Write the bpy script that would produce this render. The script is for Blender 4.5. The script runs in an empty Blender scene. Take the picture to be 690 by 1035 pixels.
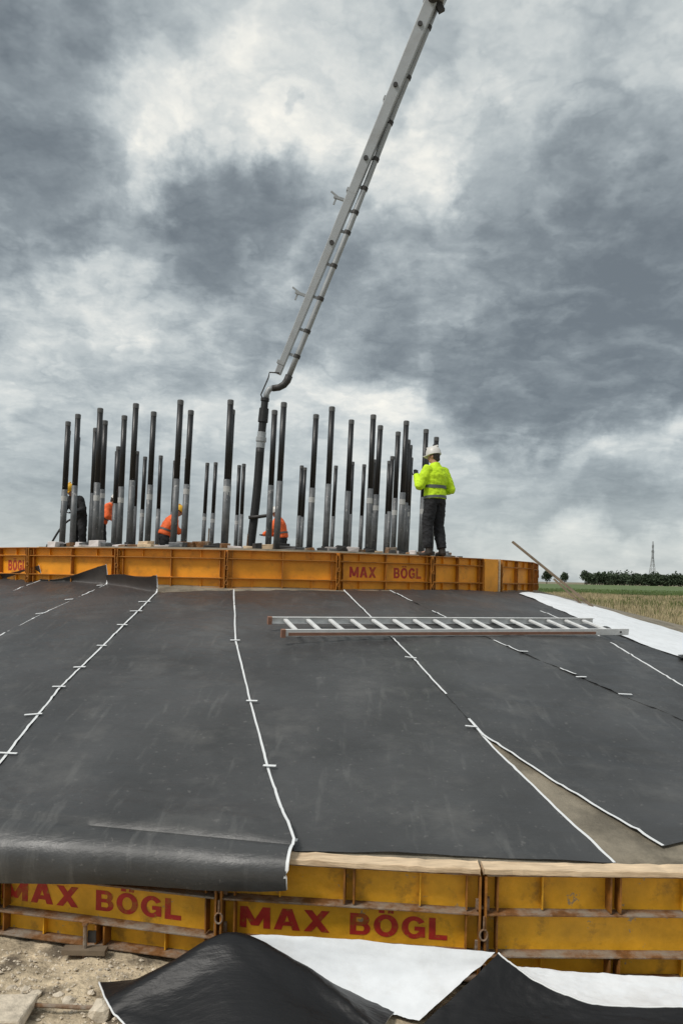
import bpy, bmesh, math, random
from mathutils import Vector, Matrix, noise
R = math.radians
random.seed(7)
scene = bpy.context.scene
col = scene.collection

# ------------------------------------------------------------------ camera
EYE = 2.25
cam_d = bpy.data.cameras.new('camera')
cam_d.sensor_fit = 'AUTO'; cam_d.sensor_width = 36.0
cam_d.lens = 780.0 / 1035.0 * 36.0
cam_d.shift_y = 66.0 / 1035.0
cam_d.clip_start = 0.05; cam_d.clip_end = 20000
cam = bpy.data.objects.new('camera', cam_d); col.objects.link(cam)
ro = 0.021
cam.matrix_world = Matrix(((math.cos(ro), -math.sin(ro), 0, 0), (0, 0, -1, 0), (math.sin(ro), math.cos(ro), 0, EYE), (0, 0, 0, 1)))
scene.camera = cam

# ------------------------------------------------------------------ world: overcast, broken cloud over a Nishita sky
SUN_EL, SUN_AZ = R(52), R(-125)          # azimuth measured from +Y towards +X
world = bpy.data.worlds.new('World'); scene.world = world; world.use_nodes = True
nt = world.node_tree; nt.nodes.clear()
def N(t, **kw):
    n = nt.nodes.new(t)
    for k, v in kw.items(): setattr(n, k, v)
    return n
def L(a, b): nt.links.new(a, b)
def M(op, a, b=None, c=None, clamp=False):
    n = N('ShaderNodeMath', operation=op, use_clamp=clamp)
    for i, v in enumerate((a, b, c)):
        if v is None: continue
        if hasattr(v, 'is_linked'): L(v, n.inputs[i])
        else: n.inputs[i].default_value = v
    return n.outputs[0]
def VM(op, a, b=None, scale=None):
    n = N('ShaderNodeVectorMath', operation=op)
    for i, v in enumerate((a, b)):
        if v is None: continue
        if hasattr(v, 'is_linked'): L(v, n.inputs[i])
        else: n.inputs[i].default_value = v
    if scale is not None: n.inputs['Scale'].default_value = scale
    return n
def noise_node(vec, scale, detail, rough, dist=0.0):
    n = N('ShaderNodeTexNoise'); n.inputs['Scale'].default_value = scale; n.inputs['Detail'].default_value = detail
    n.inputs['Roughness'].default_value = rough; n.inputs['Distortion'].default_value = dist
    L(vec, n.inputs['Vector']); return n
tc = N('ShaderNodeTexCoord'); D = VM('NORMALIZE', tc.outputs['Generated']).outputs[0]
sep = N('ShaderNodeSeparateXYZ'); L(D, sep.inputs[0])
zc = M('MAXIMUM', sep.outputs[2], 0.0)
zz = M('ADD', zc, 0.26)
comb = N('ShaderNodeCombineXYZ'); L(M('DIVIDE', sep.outputs[0], zz), comb.inputs[0]); L(M('DIVIDE', sep.outputs[1], zz), comb.inputs[1])
comb.inputs[2].default_value = 3.7
P = comb.outputs[0]
n1 = noise_node(P, 1.5, 9, 0.52, 0.3)
n2 = noise_node(P, 5.6, 9, 0.62, 0.3)
vw = VM('ADD', P, VM('SCALE', VM('SUBTRACT', noise_node(P, 2.2, 6, .6).outputs['Color'], (.5, .5, .5)).outputs[0], scale=.75).outputs[0]).outputs[0]
nb1 = noise_node(vw, 3.3, 2.0, .5); nb2 = noise_node(vw, 8.0, 3.0, .5)
ab = lambda n: M('ABSOLUTE', M('MULTIPLY', M('SUBTRACT', n.outputs[0], .5), 2.0))
billow = M('ADD', M('MULTIPLY', M('SUBTRACT', ab(nb1), .2), .50), M('MULTIPLY', M('SUBTRACT', ab(nb2), .2), .28))
w1 = noise_node(D, 7.0, 5, 0.55)
w2 = noise_node(D, 20.0, 8, 0.62)
wv = VM('SUBTRACT', w1.outputs['Color'], (0.5, 0.5, 0.5)).outputs[0]
wv2 = VM('SUBTRACT', w2.outputs['Color'], (0.5, 0.5, 0.5)).outputs[0]
WD = VM('NORMALIZE', VM('ADD', VM('ADD', D, VM('SCALE', wv, scale=0.19).outputs[0]).outputs[0], VM('SCALE', wv2, scale=0.075).outputs[0]).outputs[0]).outputs[0]
# cloud masses: azimuth, elevation, angular radius (degrees), weight
DARK = [(-23.2, 28.3, 5.6, 0.9), (-22.5, 23.2, 4.4, 0.85), (-20.8, 32.8, 3.5, 0.6), (-24.0, 33.1, 4.5, 0.6), (-16.5, 34.0, 3.2, 0.45), (-8.6, 24.3, 4.1, 0.95), (-12.4, 22.4, 3.2, 0.6), (-5.0, 26.0, 2.8, 0.65), (-12, 26.2, 2.4, .4), (17.8, 15.6, 5.7, 1.1), (23.5, 17.0, 5.8, 1.2), (10.9, 14.0, 4.4, 1.0), (11.5, 11.2, 2.6, 0.5), (5.1, 17.0, 4.2, 0.65), (15.2, 11.7, 3.5, 0.45), (-0.0, 18.7, 3.8, 0.55), (-5.5, 18.0, 3.0, .4), (18.9, 25.3, 5.0, 0.5), (14.7, 30.7, 3.7, 0.25), (23.4, 23.0, 4.2, 0.5), (12.5, 22.0, 4.5, .3), (-18.4, 14.2, 2.9, 0.35), (8.6, 24.0, 4.0, 0.2), (-12.9, 13.9, 2.6, 0.4), (-8, 14.6, 2.4, .35), (21.2, 6.1, 3.2, 0.35), (14, 5.5, 3.4, .3), (-17, 5.5, 5, .3), (-8, 5.5, 5, .3), (-32, 26, 8, .8), (33, 16, 8, .7), (-4.0, 31.7, 0.6, 0.4)]
LIGHT = [(-15.6, 29.4, 2.7, 0.3), (-14.2, 26.8, 1.6, .5), (-4.1, 32.7, 4.6, 0.55), (-9.5, 30.5, 3.0, .35), (3.4, 27.9, 2.6, 0.6), (4.6, 25.6, 1.8, .6), (6.2, 29.4, 1.9, 0.4), (-21.0, 17.8, 3.0, 0.45), (-22.9, 12.8, 2.3, 0.45), (-16.6, 20.6, 1.6, 0.45), (-17.0, 16.6, 1.8, .35), (11.9, 33.5, 3.3, 0.4), (9.0, 31.0, 1.6, .4), (21.0, 10.4, 2.4, 0.5), (15.2, 8.9, 2.4, 0.35), (24.5, 11.6, 2.4, 0.5), (18.2, 9.4, 2.0, .4), (5.9, 15.7, 0.9, 0.4), (7.6, 20.6, 3.4, 0.2), (-6.5, 11.6, 4.0, 0.4), (2.3, 10.6, 2.9, 0.4), (6.5, 12.4, 1.8, .3), (-17.6, 10.3, 3.0, 0.2), (18.1, 2.2, 2.6, 0.75), (12.0, 1.9, 2.9, 0.6), (23.2, 2.1, 2.7, 0.7), (14.8, 26.8, 1.1, 0.3)]
acc = None
for sgn, lst in ((-1, DARK), (1, LIGHT)):
    for az, el, r, w in lst:
        d = (math.sin(R(az)) * math.cos(R(el)), math.cos(R(az)) * math.cos(R(el)), math.sin(R(el)))
        dt = VM('DOT_PRODUCT', WD, d).outputs['Value']
        mr = N('ShaderNodeMapRange', interpolation_type='SMOOTHSTEP')
        L(dt, mr.inputs[0]); mr.inputs[1].default_value = math.cos(R(r * 1.45)); mr.inputs[2].default_value = math.cos(R(r * 0.4))
        mr.inputs[3].default_value = 0; mr.inputs[4].default_value = sgn * w
        acc = mr.outputs[0] if acc is None else M('ADD', acc, mr.outputs[0])
acc = M('MULTIPLY', M('TANH', M('MULTIPLY', acc, 0.75)), 0.37)
S = M('ADD', M('ADD', acc, 0.545), M('MULTIPLY', M('SUBTRACT', n1.outputs[0], 0.5), 0.62))
fine = N('ShaderNodeMapRange', interpolation_type='SMOOTHSTEP'); L(zc, fine.inputs[0])
fine.inputs[1].default_value = 0.02; fine.inputs[2].default_value = 0.30; fine.inputs[3].default_value = 0.35; fine.inputs[4].default_value = 1.0
S = M('ADD', S, M('MULTIPLY', M('ADD', M('MULTIPLY', M('SUBTRACT', n2.outputs[0], 0.5), 0.42), M('MULTIPLY', billow, .85)), fine.outputs[0]))
S = M('ADD', M('MULTIPLY', M('SUBTRACT', S, .53), 1.12), .53)
# low cloud flattens out towards the horizon
lowf = N('ShaderNodeMapRange', interpolation_type='SMOOTHSTEP'); L(zc, lowf.inputs[0])
lowf.inputs[1].default_value = 0.0; lowf.inputs[2].default_value = 0.17; lowf.inputs[3].default_value = 0.65; lowf.inputs[4].default_value = 1.0
S = M('ADD', M('MULTIPLY', M('SUBTRACT', S, 0.5), lowf.outputs[0]), M('ADD', M('MULTIPLY', lowf.outputs[0], .1), .40), clamp=True)
ramp = N('ShaderNodeValToRGB'); L(S, ramp.inputs[0])
cr = ramp.color_ramp; cr.interpolation = 'B_SPLINE'
stops = [(0.0, (.105, .122, .134)), (.22, (.175, .20, .213)), (.42, (.285, .318, .33)), (.6, (.43, .462, .46)), (.78, (.60, .605, .575)), (1.0, (.85, .81, .71))]
cr.elements[0].position = 0; cr.elements[0].color = (*stops[0][1], 1)
cr.elements[1].position = 1; cr.elements[1].color = (*stops[-1][1], 1)
for p, c in stops[1:-1]:
    e = cr.elements.new(p); e.color = (*c, 1)
sky = N('ShaderNodeTexSky', sky_type='NISHITA', sun_disc=False)
sky.sun_elevation = SUN_EL; sky.sun_rotation = SUN_AZ
bg1 = N('ShaderNodeBackground'); L(sky.outputs[0], bg1.inputs[0]); bg1.inputs[1].default_value = 0.08
bg2 = N('ShaderNodeBackground'); L(ramp.outputs[0], bg2.inputs[0]); bg2.inputs[1].default_value = 0.80
mix = N('ShaderNodeMixShader'); mix.inputs[0].default_value = 0.93
L(bg1.outputs[0], mix.inputs[1]); L(bg2.outputs[0], mix.inputs[2])
out = N('ShaderNodeOutputWorld'); L(mix.outputs[0], out.inputs[0])

sun_d = bpy.data.lights.new('sun', 'SUN'); sun_d.energy = 1.5; sun_d.angle = R(16); sun_d.color = (1, .96, .9)
sun = bpy.data.objects.new('sun', sun_d); col.objects.link(sun)
sd = Vector((math.sin(SUN_AZ) * math.cos(SUN_EL), math.cos(SUN_AZ) * math.cos(SUN_EL), math.sin(SUN_EL)))
sun.rotation_euler = sd.to_track_quat('Z', 'Y').to_euler(); sun.location = sd * 40

vs = scene.view_settings
vs.view_transform = 'Standard'; vs.look = 'None'; vs.gamma = 1; vs.exposure = 0.8; vs.use_curve_mapping = False
scene.render.engine = 'CYCLES'
scene.cycles.use_denoising = True
scene.cycles.max_bounces = 6

# ------------------------------------------------------------------ materials
def mat(name, color, rough=.7, metal=0.0, var=0.0, vscale=6.0, stain=None, stain_amt=0.0, stain_scale=2.0, stain_lo=.5, stain_hi=.7,
        bump=0.0, bscale=40.0, stretch=(1, 1, 1), spec=.5, space='world', rough_var=0.0, chip=None, chip_scale=16, chip_lo=.62):
    m = bpy.data.materials.new(name); m.use_nodes = True
    t = m.node_tree; b = t.nodes['Principled BSDF']
    b.inputs['Roughness'].default_value = rough; b.inputs['Metallic'].default_value = metal
    b.inputs['Specular IOR Level'].default_value = spec
    if space == 'world': src = t.nodes.new('ShaderNodeNewGeometry').outputs['Position']
    else: src = t.nodes.new('ShaderNodeTexCoord').outputs['Object']
    mp = t.nodes.new('ShaderNodeMapping'); mp.inputs['Scale'].default_value = stretch; t.links.new(src, mp.inputs[0])
    v = mp.outputs[0]
    def nz(scale, detail=6, rg=.6):
        n = t.nodes.new('ShaderNodeTexNoise'); n.inputs['Scale'].default_value = scale; n.inputs['Detail'].default_value = detail
        n.inputs['Roughness'].default_value = rg; t.links.new(v, n.inputs['Vector']); return n.outputs[0]
    cur = None
    if var > 0:
        mr = t.nodes.new('ShaderNodeMapRange'); t.links.new(nz(vscale), mr.inputs[0])
        mr.inputs[1].default_value = .3; mr.inputs[2].default_value = .7; mr.inputs[3].default_value = 1 - var; mr.inputs[4].default_value = 1 + var
        mx = t.nodes.new('ShaderNodeMix'); mx.data_type = 'RGBA'; mx.blend_type = 'MULTIPLY'; mx.inputs[0].default_value = 1
        mx.inputs[6].default_value = (*color, 1); t.links.new(mr.outputs[0], mx.inputs[7]); cur = mx.outputs[2]
    if stain:
        mr = t.nodes.new('ShaderNodeMapRange'); t.links.new(nz(stain_scale, 8, .65), mr.inputs[0])
        mr.inputs[1].default_value = stain_lo; mr.inputs[2].default_value = stain_hi; mr.inputs[3].default_value = 0; mr.inputs[4].default_value = stain_amt
        mx = t.nodes.new('ShaderNodeMix'); mx.data_type = 'RGBA'; t.links.new(mr.outputs[0], mx.inputs[0])
        if cur: t.links.new(cur, mx.inputs[6])
        else: mx.inputs[6].default_value = (*color, 1)
        mx.inputs[7].default_value = (*stain, 1); cur = mx.outputs[2]
    if chip:
        mr = t.nodes.new('ShaderNodeMapRange'); t.links.new(nz(chip_scale, 9, .7), mr.inputs[0]); mr.inputs[1].default_value = chip_lo; mr.inputs[2].default_value = chip_lo + .025; mr.inputs[3].default_value = 0; mr.inputs[4].default_value = .9
        mx = t.nodes.new('ShaderNodeMix'); mx.data_type = 'RGBA'; t.links.new(mr.outputs[0], mx.inputs[0])
        if cur: t.links.new(cur, mx.inputs[6])
        else: mx.inputs[6].default_value = (*color, 1)
        mx.inputs[7].default_value = (*chip, 1); cur = mx.outputs[2]
    if cur: t.links.new(cur, b.inputs['Base Color'])
    else: b.inputs['Base Color'].default_value = (*color, 1)
    if rough_var:
        mr = t.nodes.new('ShaderNodeMapRange'); t.links.new(nz(vscale * .7), mr.inputs[0])
        mr.inputs[1].default_value = .3; mr.inputs[2].default_value = .7; mr.inputs[3].default_value = rough - rough_var; mr.inputs[4].default_value = rough + rough_var
        t.links.new(mr.outputs[0], b.inputs['Roughness'])
    if bump:
        bn = t.nodes.new('ShaderNodeBump'); bn.inputs['Strength'].default_value = bump; bn.inputs['Distance'].default_value = .02
        t.links.new(nz(bscale), bn.inputs['Height']); t.links.new(bn.outputs[0], b.inputs['Normal'])
    return m
MT = {}
def membrane(name, base, rough, dusty):
    m = bpy.data.materials.new(name); m.use_nodes = True; t = m.node_tree; b = t.nodes['Principled BSDF']; K = t.links.new
    pos = t.nodes.new('ShaderNodeNewGeometry').outputs['Position']
    def nz(scale, st=(1, 1, 1), detail=6, rg=.6):
        mp = t.nodes.new('ShaderNodeMapping'); mp.inputs['Scale'].default_value = st; K(pos, mp.inputs[0])
        n = t.nodes.new('ShaderNodeTexNoise'); n.inputs['Scale'].default_value = scale; n.inputs['Detail'].default_value = detail; n.inputs['Roughness'].default_value = rg
        K(mp.outputs[0], n.inputs['Vector']); return n.outputs[0]
    def rng(v, a, c, lo, hi):
        r = t.nodes.new('ShaderNodeMapRange'); K(v, r.inputs[0])
        for k, q in enumerate((a, c, lo, hi)): r.inputs[k + 1].default_value = q
        return r.outputs[0]
    def mixc(f, a, c):
        n = t.nodes.new('ShaderNodeMix'); n.data_type = 'RGBA'; K(f, n.inputs[0])
        if hasattr(a, 'is_linked'): K(a, n.inputs[6])
        else: n.inputs[6].default_value = (*a, 1)
        n.inputs[7].default_value = (*c, 1); return n.outputs[2]
    c = mixc(rng(nz(.9), .35, .68, 0, 1), tuple(v * .72 for v in base), tuple(v * 1.3 for v in base))
    if dusty:
        c = mixc(rng(nz(1.7, (1, 1, 1), 9, .7), .52, .76, 0, .42), c, (.15, .145, .135))           # dry dust
        c = mixc(rng(nz(2.2, (5, .7, 1), 6, .6), .58, .70, 0, .26), c, (.16, .158, .15))             # drag marks
        c = mixc(rng(nz(26, (1, .7, 1), 3, .5), .66, .72, 0, .28), c, (.20, .19, .18))              # splashes
        d = t.nodes.new('ShaderNodeVectorMath'); d.operation = 'DISTANCE'; K(pos, d.inputs[0]); d.inputs[1].default_value = (-1.95, 17.6, 1.9)
        g = t.nodes.new('ShaderNodeMath'); g.operation = 'MULTIPLY'; K(rng(d.outputs['Value'], 6.3, 8.6, 1, 0), g.inputs[0]); K(rng(nz(1.1, (1, 1, 1), 7, .65), .38, .62, 0, .75), g.inputs[1])
        c = mixc(g.outputs[0], c, (.062, .042, .034))                                                # trodden mud round the pedestal
    K(c, b.inputs['Base Color'])
    K(rng(nz(1.3), .35, .68, rough - .07, rough + .09), b.inputs['Roughness']); b.inputs['Specular IOR Level'].default_value = .5 if dusty else .28
    h = t.nodes.new('ShaderNodeMath'); h.operation = 'ADD'; K(nz(2.6, (.7, 2.6, 1), 6, .6), h.inputs[0]); K(rng(nz(60, (1, 1, 1), 2), 0, 1, 0, .06), h.inputs[1])
    bn = t.nodes.new('ShaderNodeBump'); bn.inputs['Strength'].default_value = .3; bn.inputs['Distance'].default_value = .05; K(h.outputs[0], bn.inputs['Height']); K(bn.outputs[0], b.inputs['Normal'])
    return m
MT['black'] = membrane('membrane_black', (.046, .0465, .047), .47, True)
MT['clean'] = membrane('membrane_black_clean', (.010, .010, .011), .46, False)
MT['white'] = mat('membrane_white', (.74, .76, .78), .6, var=.06, vscale=5, stain=(.45, .43, .40), stain_amt=.25, stain_scale=6, bump=.15, bscale=14)
MT['tape'] = mat('white_tape', (.72, .73, .73), .5)
MT['yellow'] = mat('yellow_paint', (.74, .37, .016), .5, var=.22, vscale=5, stain=(.12, .065, .025), stain_amt=.75, stain_scale=5.5, stain_lo=.55, stain_hi=.72, bump=.25, bscale=24, chip=(.30, .25, .18), chip_scale=9, chip_lo=.63)
MT['orange'] = mat('orange_paint', (.82, .32, .012), .5, var=.15, vscale=4, stain=(.22, .085, .02), stain_amt=.6, stain_scale=5, stain_lo=.55, stain_hi=.78, bump=.1, bscale=30)
MT['rust'] = mat('dirty_steel', (.20, .085, .022), .8, var=.4, vscale=14, stain=(.25, .22, .18), stain_amt=.9, stain_scale=7, stain_lo=.42, stain_hi=.62, bump=.5, bscale=35)
MT['rib'] = mat('rusty_yellow_rib', (.27, .105, .012), .65, var=.35, vscale=10, stain=(.06, .03, .015), stain_amt=.8, stain_scale=6, stain_lo=.48, stain_hi=.7, bump=.3, bscale=30)
MT['orib'] = mat('orange_rib', (.40, .15, .015), .6, var=.25, vscale=8, stain=(.12, .055, .02), stain_amt=.6, stain_scale=6, bump=.2)
MT['red'] = mat('red_lettering', (.42, .025, .016), .55, var=.2, vscale=14, stain=(.36, .13, .012), stain_amt=.65, stain_scale=9, stain_lo=.54, stain_hi=.62, chip=(.35, .16, .02), chip_scale=22, chip_lo=.6)
MT['timber'] = mat('raw_timber', (.66, .50, .33), .75, var=.25, vscale=5, stretch=(1, 5, 8), stain=(.28, .17, .09), stain_amt=.6, stain_scale=3, bump=.3, bscale=20)
MT['concrete'] = mat('concrete', (.25, .215, .16), .85, var=.2, vscale=2.2, stain=(.11, .095, .07), stain_amt=.85, stain_scale=2.4, stain_lo=.45, stain_hi=.62, bump=.5, bscale=45)
MT['soil'] = mat('sandy_soil', (.54, .44, .30), .95, var=.45, vscale=9, stain=(.10, .078, .055), stain_amt=.85, stain_scale=3.2, stain_lo=.5, stain_hi=.64, bump=1.0, bscale=38)
MT['stone'] = mat('pale_stone', (.58, .50, .39), .9, var=.3, vscale=12, bump=.6, bscale=40)
MT['alu'] = mat('aluminium', (.74, .74, .73), .42, metal=.15, var=.12, vscale=9)
MT['brown'] = mat('red_brown_rail', (.30, .15, .10), .55, var=.2, vscale=12)
MT['pblack'] = mat('black_sleeve', (.012, .012, .013), .42, var=.3, vscale=4)
MT['galv'] = mat('galvanised_sleeve', (.115, .12, .125), .5, metal=.15, var=.3, vscale=5, chip=(.34, .335, .32), chip_scale=12, chip_lo=.61, stain=(.24, .24, .235), stain_amt=.4, stain_scale=9)
MT['label'] = mat('white_label', (.48, .48, .47), .6, var=.1)
MT['cap'] = mat('grey_cap', (.10, .10, .10), .5)
MT['boom'] = mat('boom_grey', (.38, .40, .415), .45, var=.1, vscale=2, stain=(.2, .19, .18), stain_amt=.5, stain_scale=2)
MT['pipe'] = mat('pipe_grey', (.33, .345, .355), .45, metal=.1, var=.15, vscale=3)
MT['rubber'] = mat('black_rubber', (.013, .013, .013), .6, var=.3, vscale=8)
MT['dark'] = mat('dark_steel', (.045, .042, .04), .55, metal=.3, var=.3, vscale=10)
MT['hivis'] = mat('hi_vis_yellow', (.55, .80, .012), .75, var=.12, vscale=9, bump=.5, bscale=16)
MT['orangevest'] = mat('hi_vis_orange', (.85, .14, .03), .75, var=.12, vscale=9, bump=.3, bscale=16)
MT['trouser'] = mat('black_cloth', (.013, .013, .015), .85, var=.3, vscale=10, bump=.5, bscale=14)
MT['reflect'] = mat('reflective_band', (.10, .11, .11), .5)
MT['skin'] = mat('skin', (.42, .22, .15), .6)
MT['helmet'] = mat('white_helmet', (.62, .60, .56), .4)
MT['helmety'] = mat('yellow_helmet', (.75, .42, .03), .4)
MT['boot'] = mat('boot_leather', (.035, .026, .02), .75)
MT['field'] = mat('field_soil', (.20, .17, .11), .95, var=.3, vscale=.3, stain=(.07, .09, .03), stain_amt=.8, stain_scale=.12, bump=.4, bscale=3)
MT['crop'] = mat('crop_leaf', (.092, .135, .036), .8, var=.3, vscale=.15)
MT['dry'] = mat('dry_grass', (.40, .33, .19), .9, var=.35, vscale=.25)
MT['green'] = mat('weed_green', (.10, .13, .03), .9, var=.35, vscale=.3)
MT['leaf'] = mat('tree_leaf', (.04, .06, .03), .9, var=.35, vscale=.12)
MT['bark'] = mat('bark', (.06, .045, .03), .9)
MT['pylon'] = mat('pylon_steel', (.38, .40, .41), .6)
MT['weathered'] = mat('weathered_timber', (.16, .12, .08), .85, var=.3, vscale=7)
MT['foam'] = mat('pale_foam', (.66, .60, .58), .8, var=.15, vscale=8)

# ------------------------------------------------------------------ mesh helpers
class MB:
    def __init__(s): s.v = []; s.f = []; s.m = []
    def add(s, vs_, fs, mi=0):
        o = len(s.v); s.v += [tuple(p) for p in vs_]; s.f += [tuple(i + o for i in f) for f in fs]; s.m += [mi] * len(fs); return s
    def box(s, c, size, rot=None, mi=0):
        c = Vector(c); h = Vector(size) / 2
        ps = [Vector((x * h.x, y * h.y, z * h.z)) for x in (-1, 1) for y in (-1, 1) for z in (-1, 1)]
        if rot is not None: ps = [rot @ p for p in ps]
        return s.add([c + p for p in ps], [(0, 1, 3, 2), (4, 6, 7, 5), (0, 4, 5, 1), (2, 3, 7, 6), (0, 2, 6, 4), (1, 5, 7, 3)], mi)
    def bar(s, a, b, w, h, up=(0, 0, 1), mi=0):
        a = Vector(a); b = Vector(b); d = (b - a); y = d.normalized(); u = Vector(up)
        x = y.cross(u).normalized(); z = x.cross(y)
        return s.box((a + b) / 2, (w, d.length, h), Matrix((x, y, z)).transposed(), mi)
    def tube(s, pts, rad, n=12, mi=0, cap=True):
        pts = [Vector(p) for p in pts]
        if not hasattr(rad, '__len__'): rad = [rad] * len(pts)
        rings = []; ref = Vector((0, 0, 1))
        for i, p in enumerate(pts):
            t = (pts[min(i + 1, len(pts) - 1)] - pts[max(i - 1, 0)]).normalized()
            r0 = ref if abs(t.dot(ref)) < .95 else Vector((1, 0, 0))
            if i == 0: x = t.cross(r0).normalized()
            else: x = (x - t * x.dot(t)).normalized()
            y = t.cross(x)
            rings.append([p + (x * math.cos(2 * math.pi * k / n) + y * math.sin(2 * math.pi * k / n)) * rad[i] for k in range(n)])
        vs_ = [q for r in rings for q in r]; fs = []
        for i in range(len(pts) - 1):
            for k in range(n):
                a = i * n + k; b = i * n + (k + 1) % n; fs.append((a, b, b + n, a + n))
        if cap: fs += [tuple(range(n - 1, -1, -1)), tuple(range((len(pts) - 1) * n, len(pts) * n))]
        return s.add(vs_, fs, mi)
    def lathe(s, prof, n=16, c=(0, 0, 0), mi=0):
        c = Vector(c); vs_ = []; fs = []
        for r, z in prof:
            vs_ += [c + Vector((r * math.cos(2 * math.pi * k / n), r * math.sin(2 * math.pi * k / n), z)) for k in range(n)]
        for i in range(len(prof) - 1):
            for k in range(n):
                a = i * n + k; b = i * n + (k + 1) % n; fs.append((a, b, b + n, a + n))
        fs += [tuple(range(n - 1, -1, -1)), tuple(range((len(prof) - 1) * n, len(prof) * n))]
        return s.add(vs_, fs, mi)
    def mesh(s, name, mats, smooth=False):
        me = bpy.data.meshes.new(name); me.from_pydata(s.v, [], s.f)
        for m in mats if isinstance(mats, (list, tuple)) else [mats]: me.materials.append(m)
        if any(s.m): me.polygons.foreach_set('material_index', s.m)
        if smooth: me.polygons.foreach_set('use_smooth', [True] * len(me.polygons))
        me.update(); return me
    def build(s, name, mats, parent=None, smooth=False, loc=None):
        return link(name, s.mesh(name, mats, smooth), parent, loc)
def link(name, data, parent=None, loc=None, rot=None):
    o = bpy.data.objects.new(name, data); col.objects.link(o)
    if parent: o.parent = parent
    if loc is not None: o.location = loc
    if rot is not None: o.rotation_euler = rot
    return o
def tag(o, label=None, cat=None, group=None, kind=None):
    if label: o['label'] = label
    if cat: o['category'] = cat
    if group: o['group'] = group
    if kind: o['kind'] = kind
    return o
def smooth_angle(me, ang=40):
    me.polygons.foreach_set('use_smooth', [True] * len(me.polygons))
    try: me.set_sharp_from_angle(angle=R(ang))
    except Exception: pass
def bevel(o, w=.004, seg=2):
    b = o.modifiers.new('bevel', 'BEVEL'); b.width = w; b.segments = seg; b.limit_method = 'ANGLE'
def copy_tree(o, parent=None):
    c = o.copy(); col.objects.link(c); c.parent = parent
    for ch in list(o.children): copy_tree(ch, c)
    return c
def lerp(a, b, t): return a + (b - a) * t
def fbm(x, y, z=0.0, o=4):
    return noise.fractal(Vector((x, y, z)), 0.6, 2.1, o)
def poly(pts, t):
    """point at fraction t of a polyline (by length)"""
    ds = [(pts[i + 1] - pts[i]).length for i in range(len(pts) - 1)]; tot = sum(ds); s = t * tot
    for i, d in enumerate(ds):
        if s <= d or i == len(ds) - 1: return pts[i].lerp(pts[i + 1], min(1.0, s / d) if d > 0 else 0)
        s -= d
def sheet_mesh(name, grid, thick=.004, top=None, bot=None, smooth=True, rim_i=1):
    """closed thin sheet from a grid[i][j] of Vectors; top and underside have their own material"""
    ni, nj = len(grid), len(grid[0]); mb = MB()
    nrm = []
    for i in range(ni):
        row = []
        for j in range(nj):
            a = grid[min(i + 1, ni - 1)][j] - grid[max(i - 1, 0)][j]; b = grid[i][min(j + 1, nj - 1)] - grid[i][max(j - 1, 0)]
            n = a.cross(b); row.append(n.normalized() if n.length > 1e-9 else Vector((0, 0, 1)))
        nrm.append(row)
    T = [grid[i][j] + nrm[i][j] * thick / 2 for i in range(ni) for j in range(nj)]
    B = [grid[i][j] - nrm[i][j] * thick / 2 for i in range(ni) for j in range(nj)]
    o = ni * nj; ft = []; fb = []
    for i in range(ni - 1):
        for j in range(nj - 1):
            a, b, c, d = i * nj + j, (i + 1) * nj + j, (i + 1) * nj + j + 1, i * nj + j + 1
            ft += [(a, b, c), (a, c, d)]; fb += [(o + c, o + b, o + a), (o + d, o + c, o + a)]
    rim = [i * nj for i in range(ni)] + [(ni - 1) * nj + j for j in range(1, nj)] + [i * nj + nj - 1 for i in range(ni - 2, -1, -1)] + [j for j in range(nj - 2, 0, -1)]
    fr = []
    for k in range(len(rim)):
        a, b = rim[k], rim[(k + 1) % len(rim)]; fr.append((b, a, o + a, o + b))
    mb.v = [tuple(p) for p in T + B]; mb.f = ft + fb + fr; mb.m = [0] * len(ft) + [1] * len(fb) + [rim_i] * len(fr)
    me = mb.mesh(name, [top or MT['black'], bot or MT['white']], smooth)
    try: me.set_sharp_from_angle(angle=R(50))
    except Exception: pass
    return me
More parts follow.
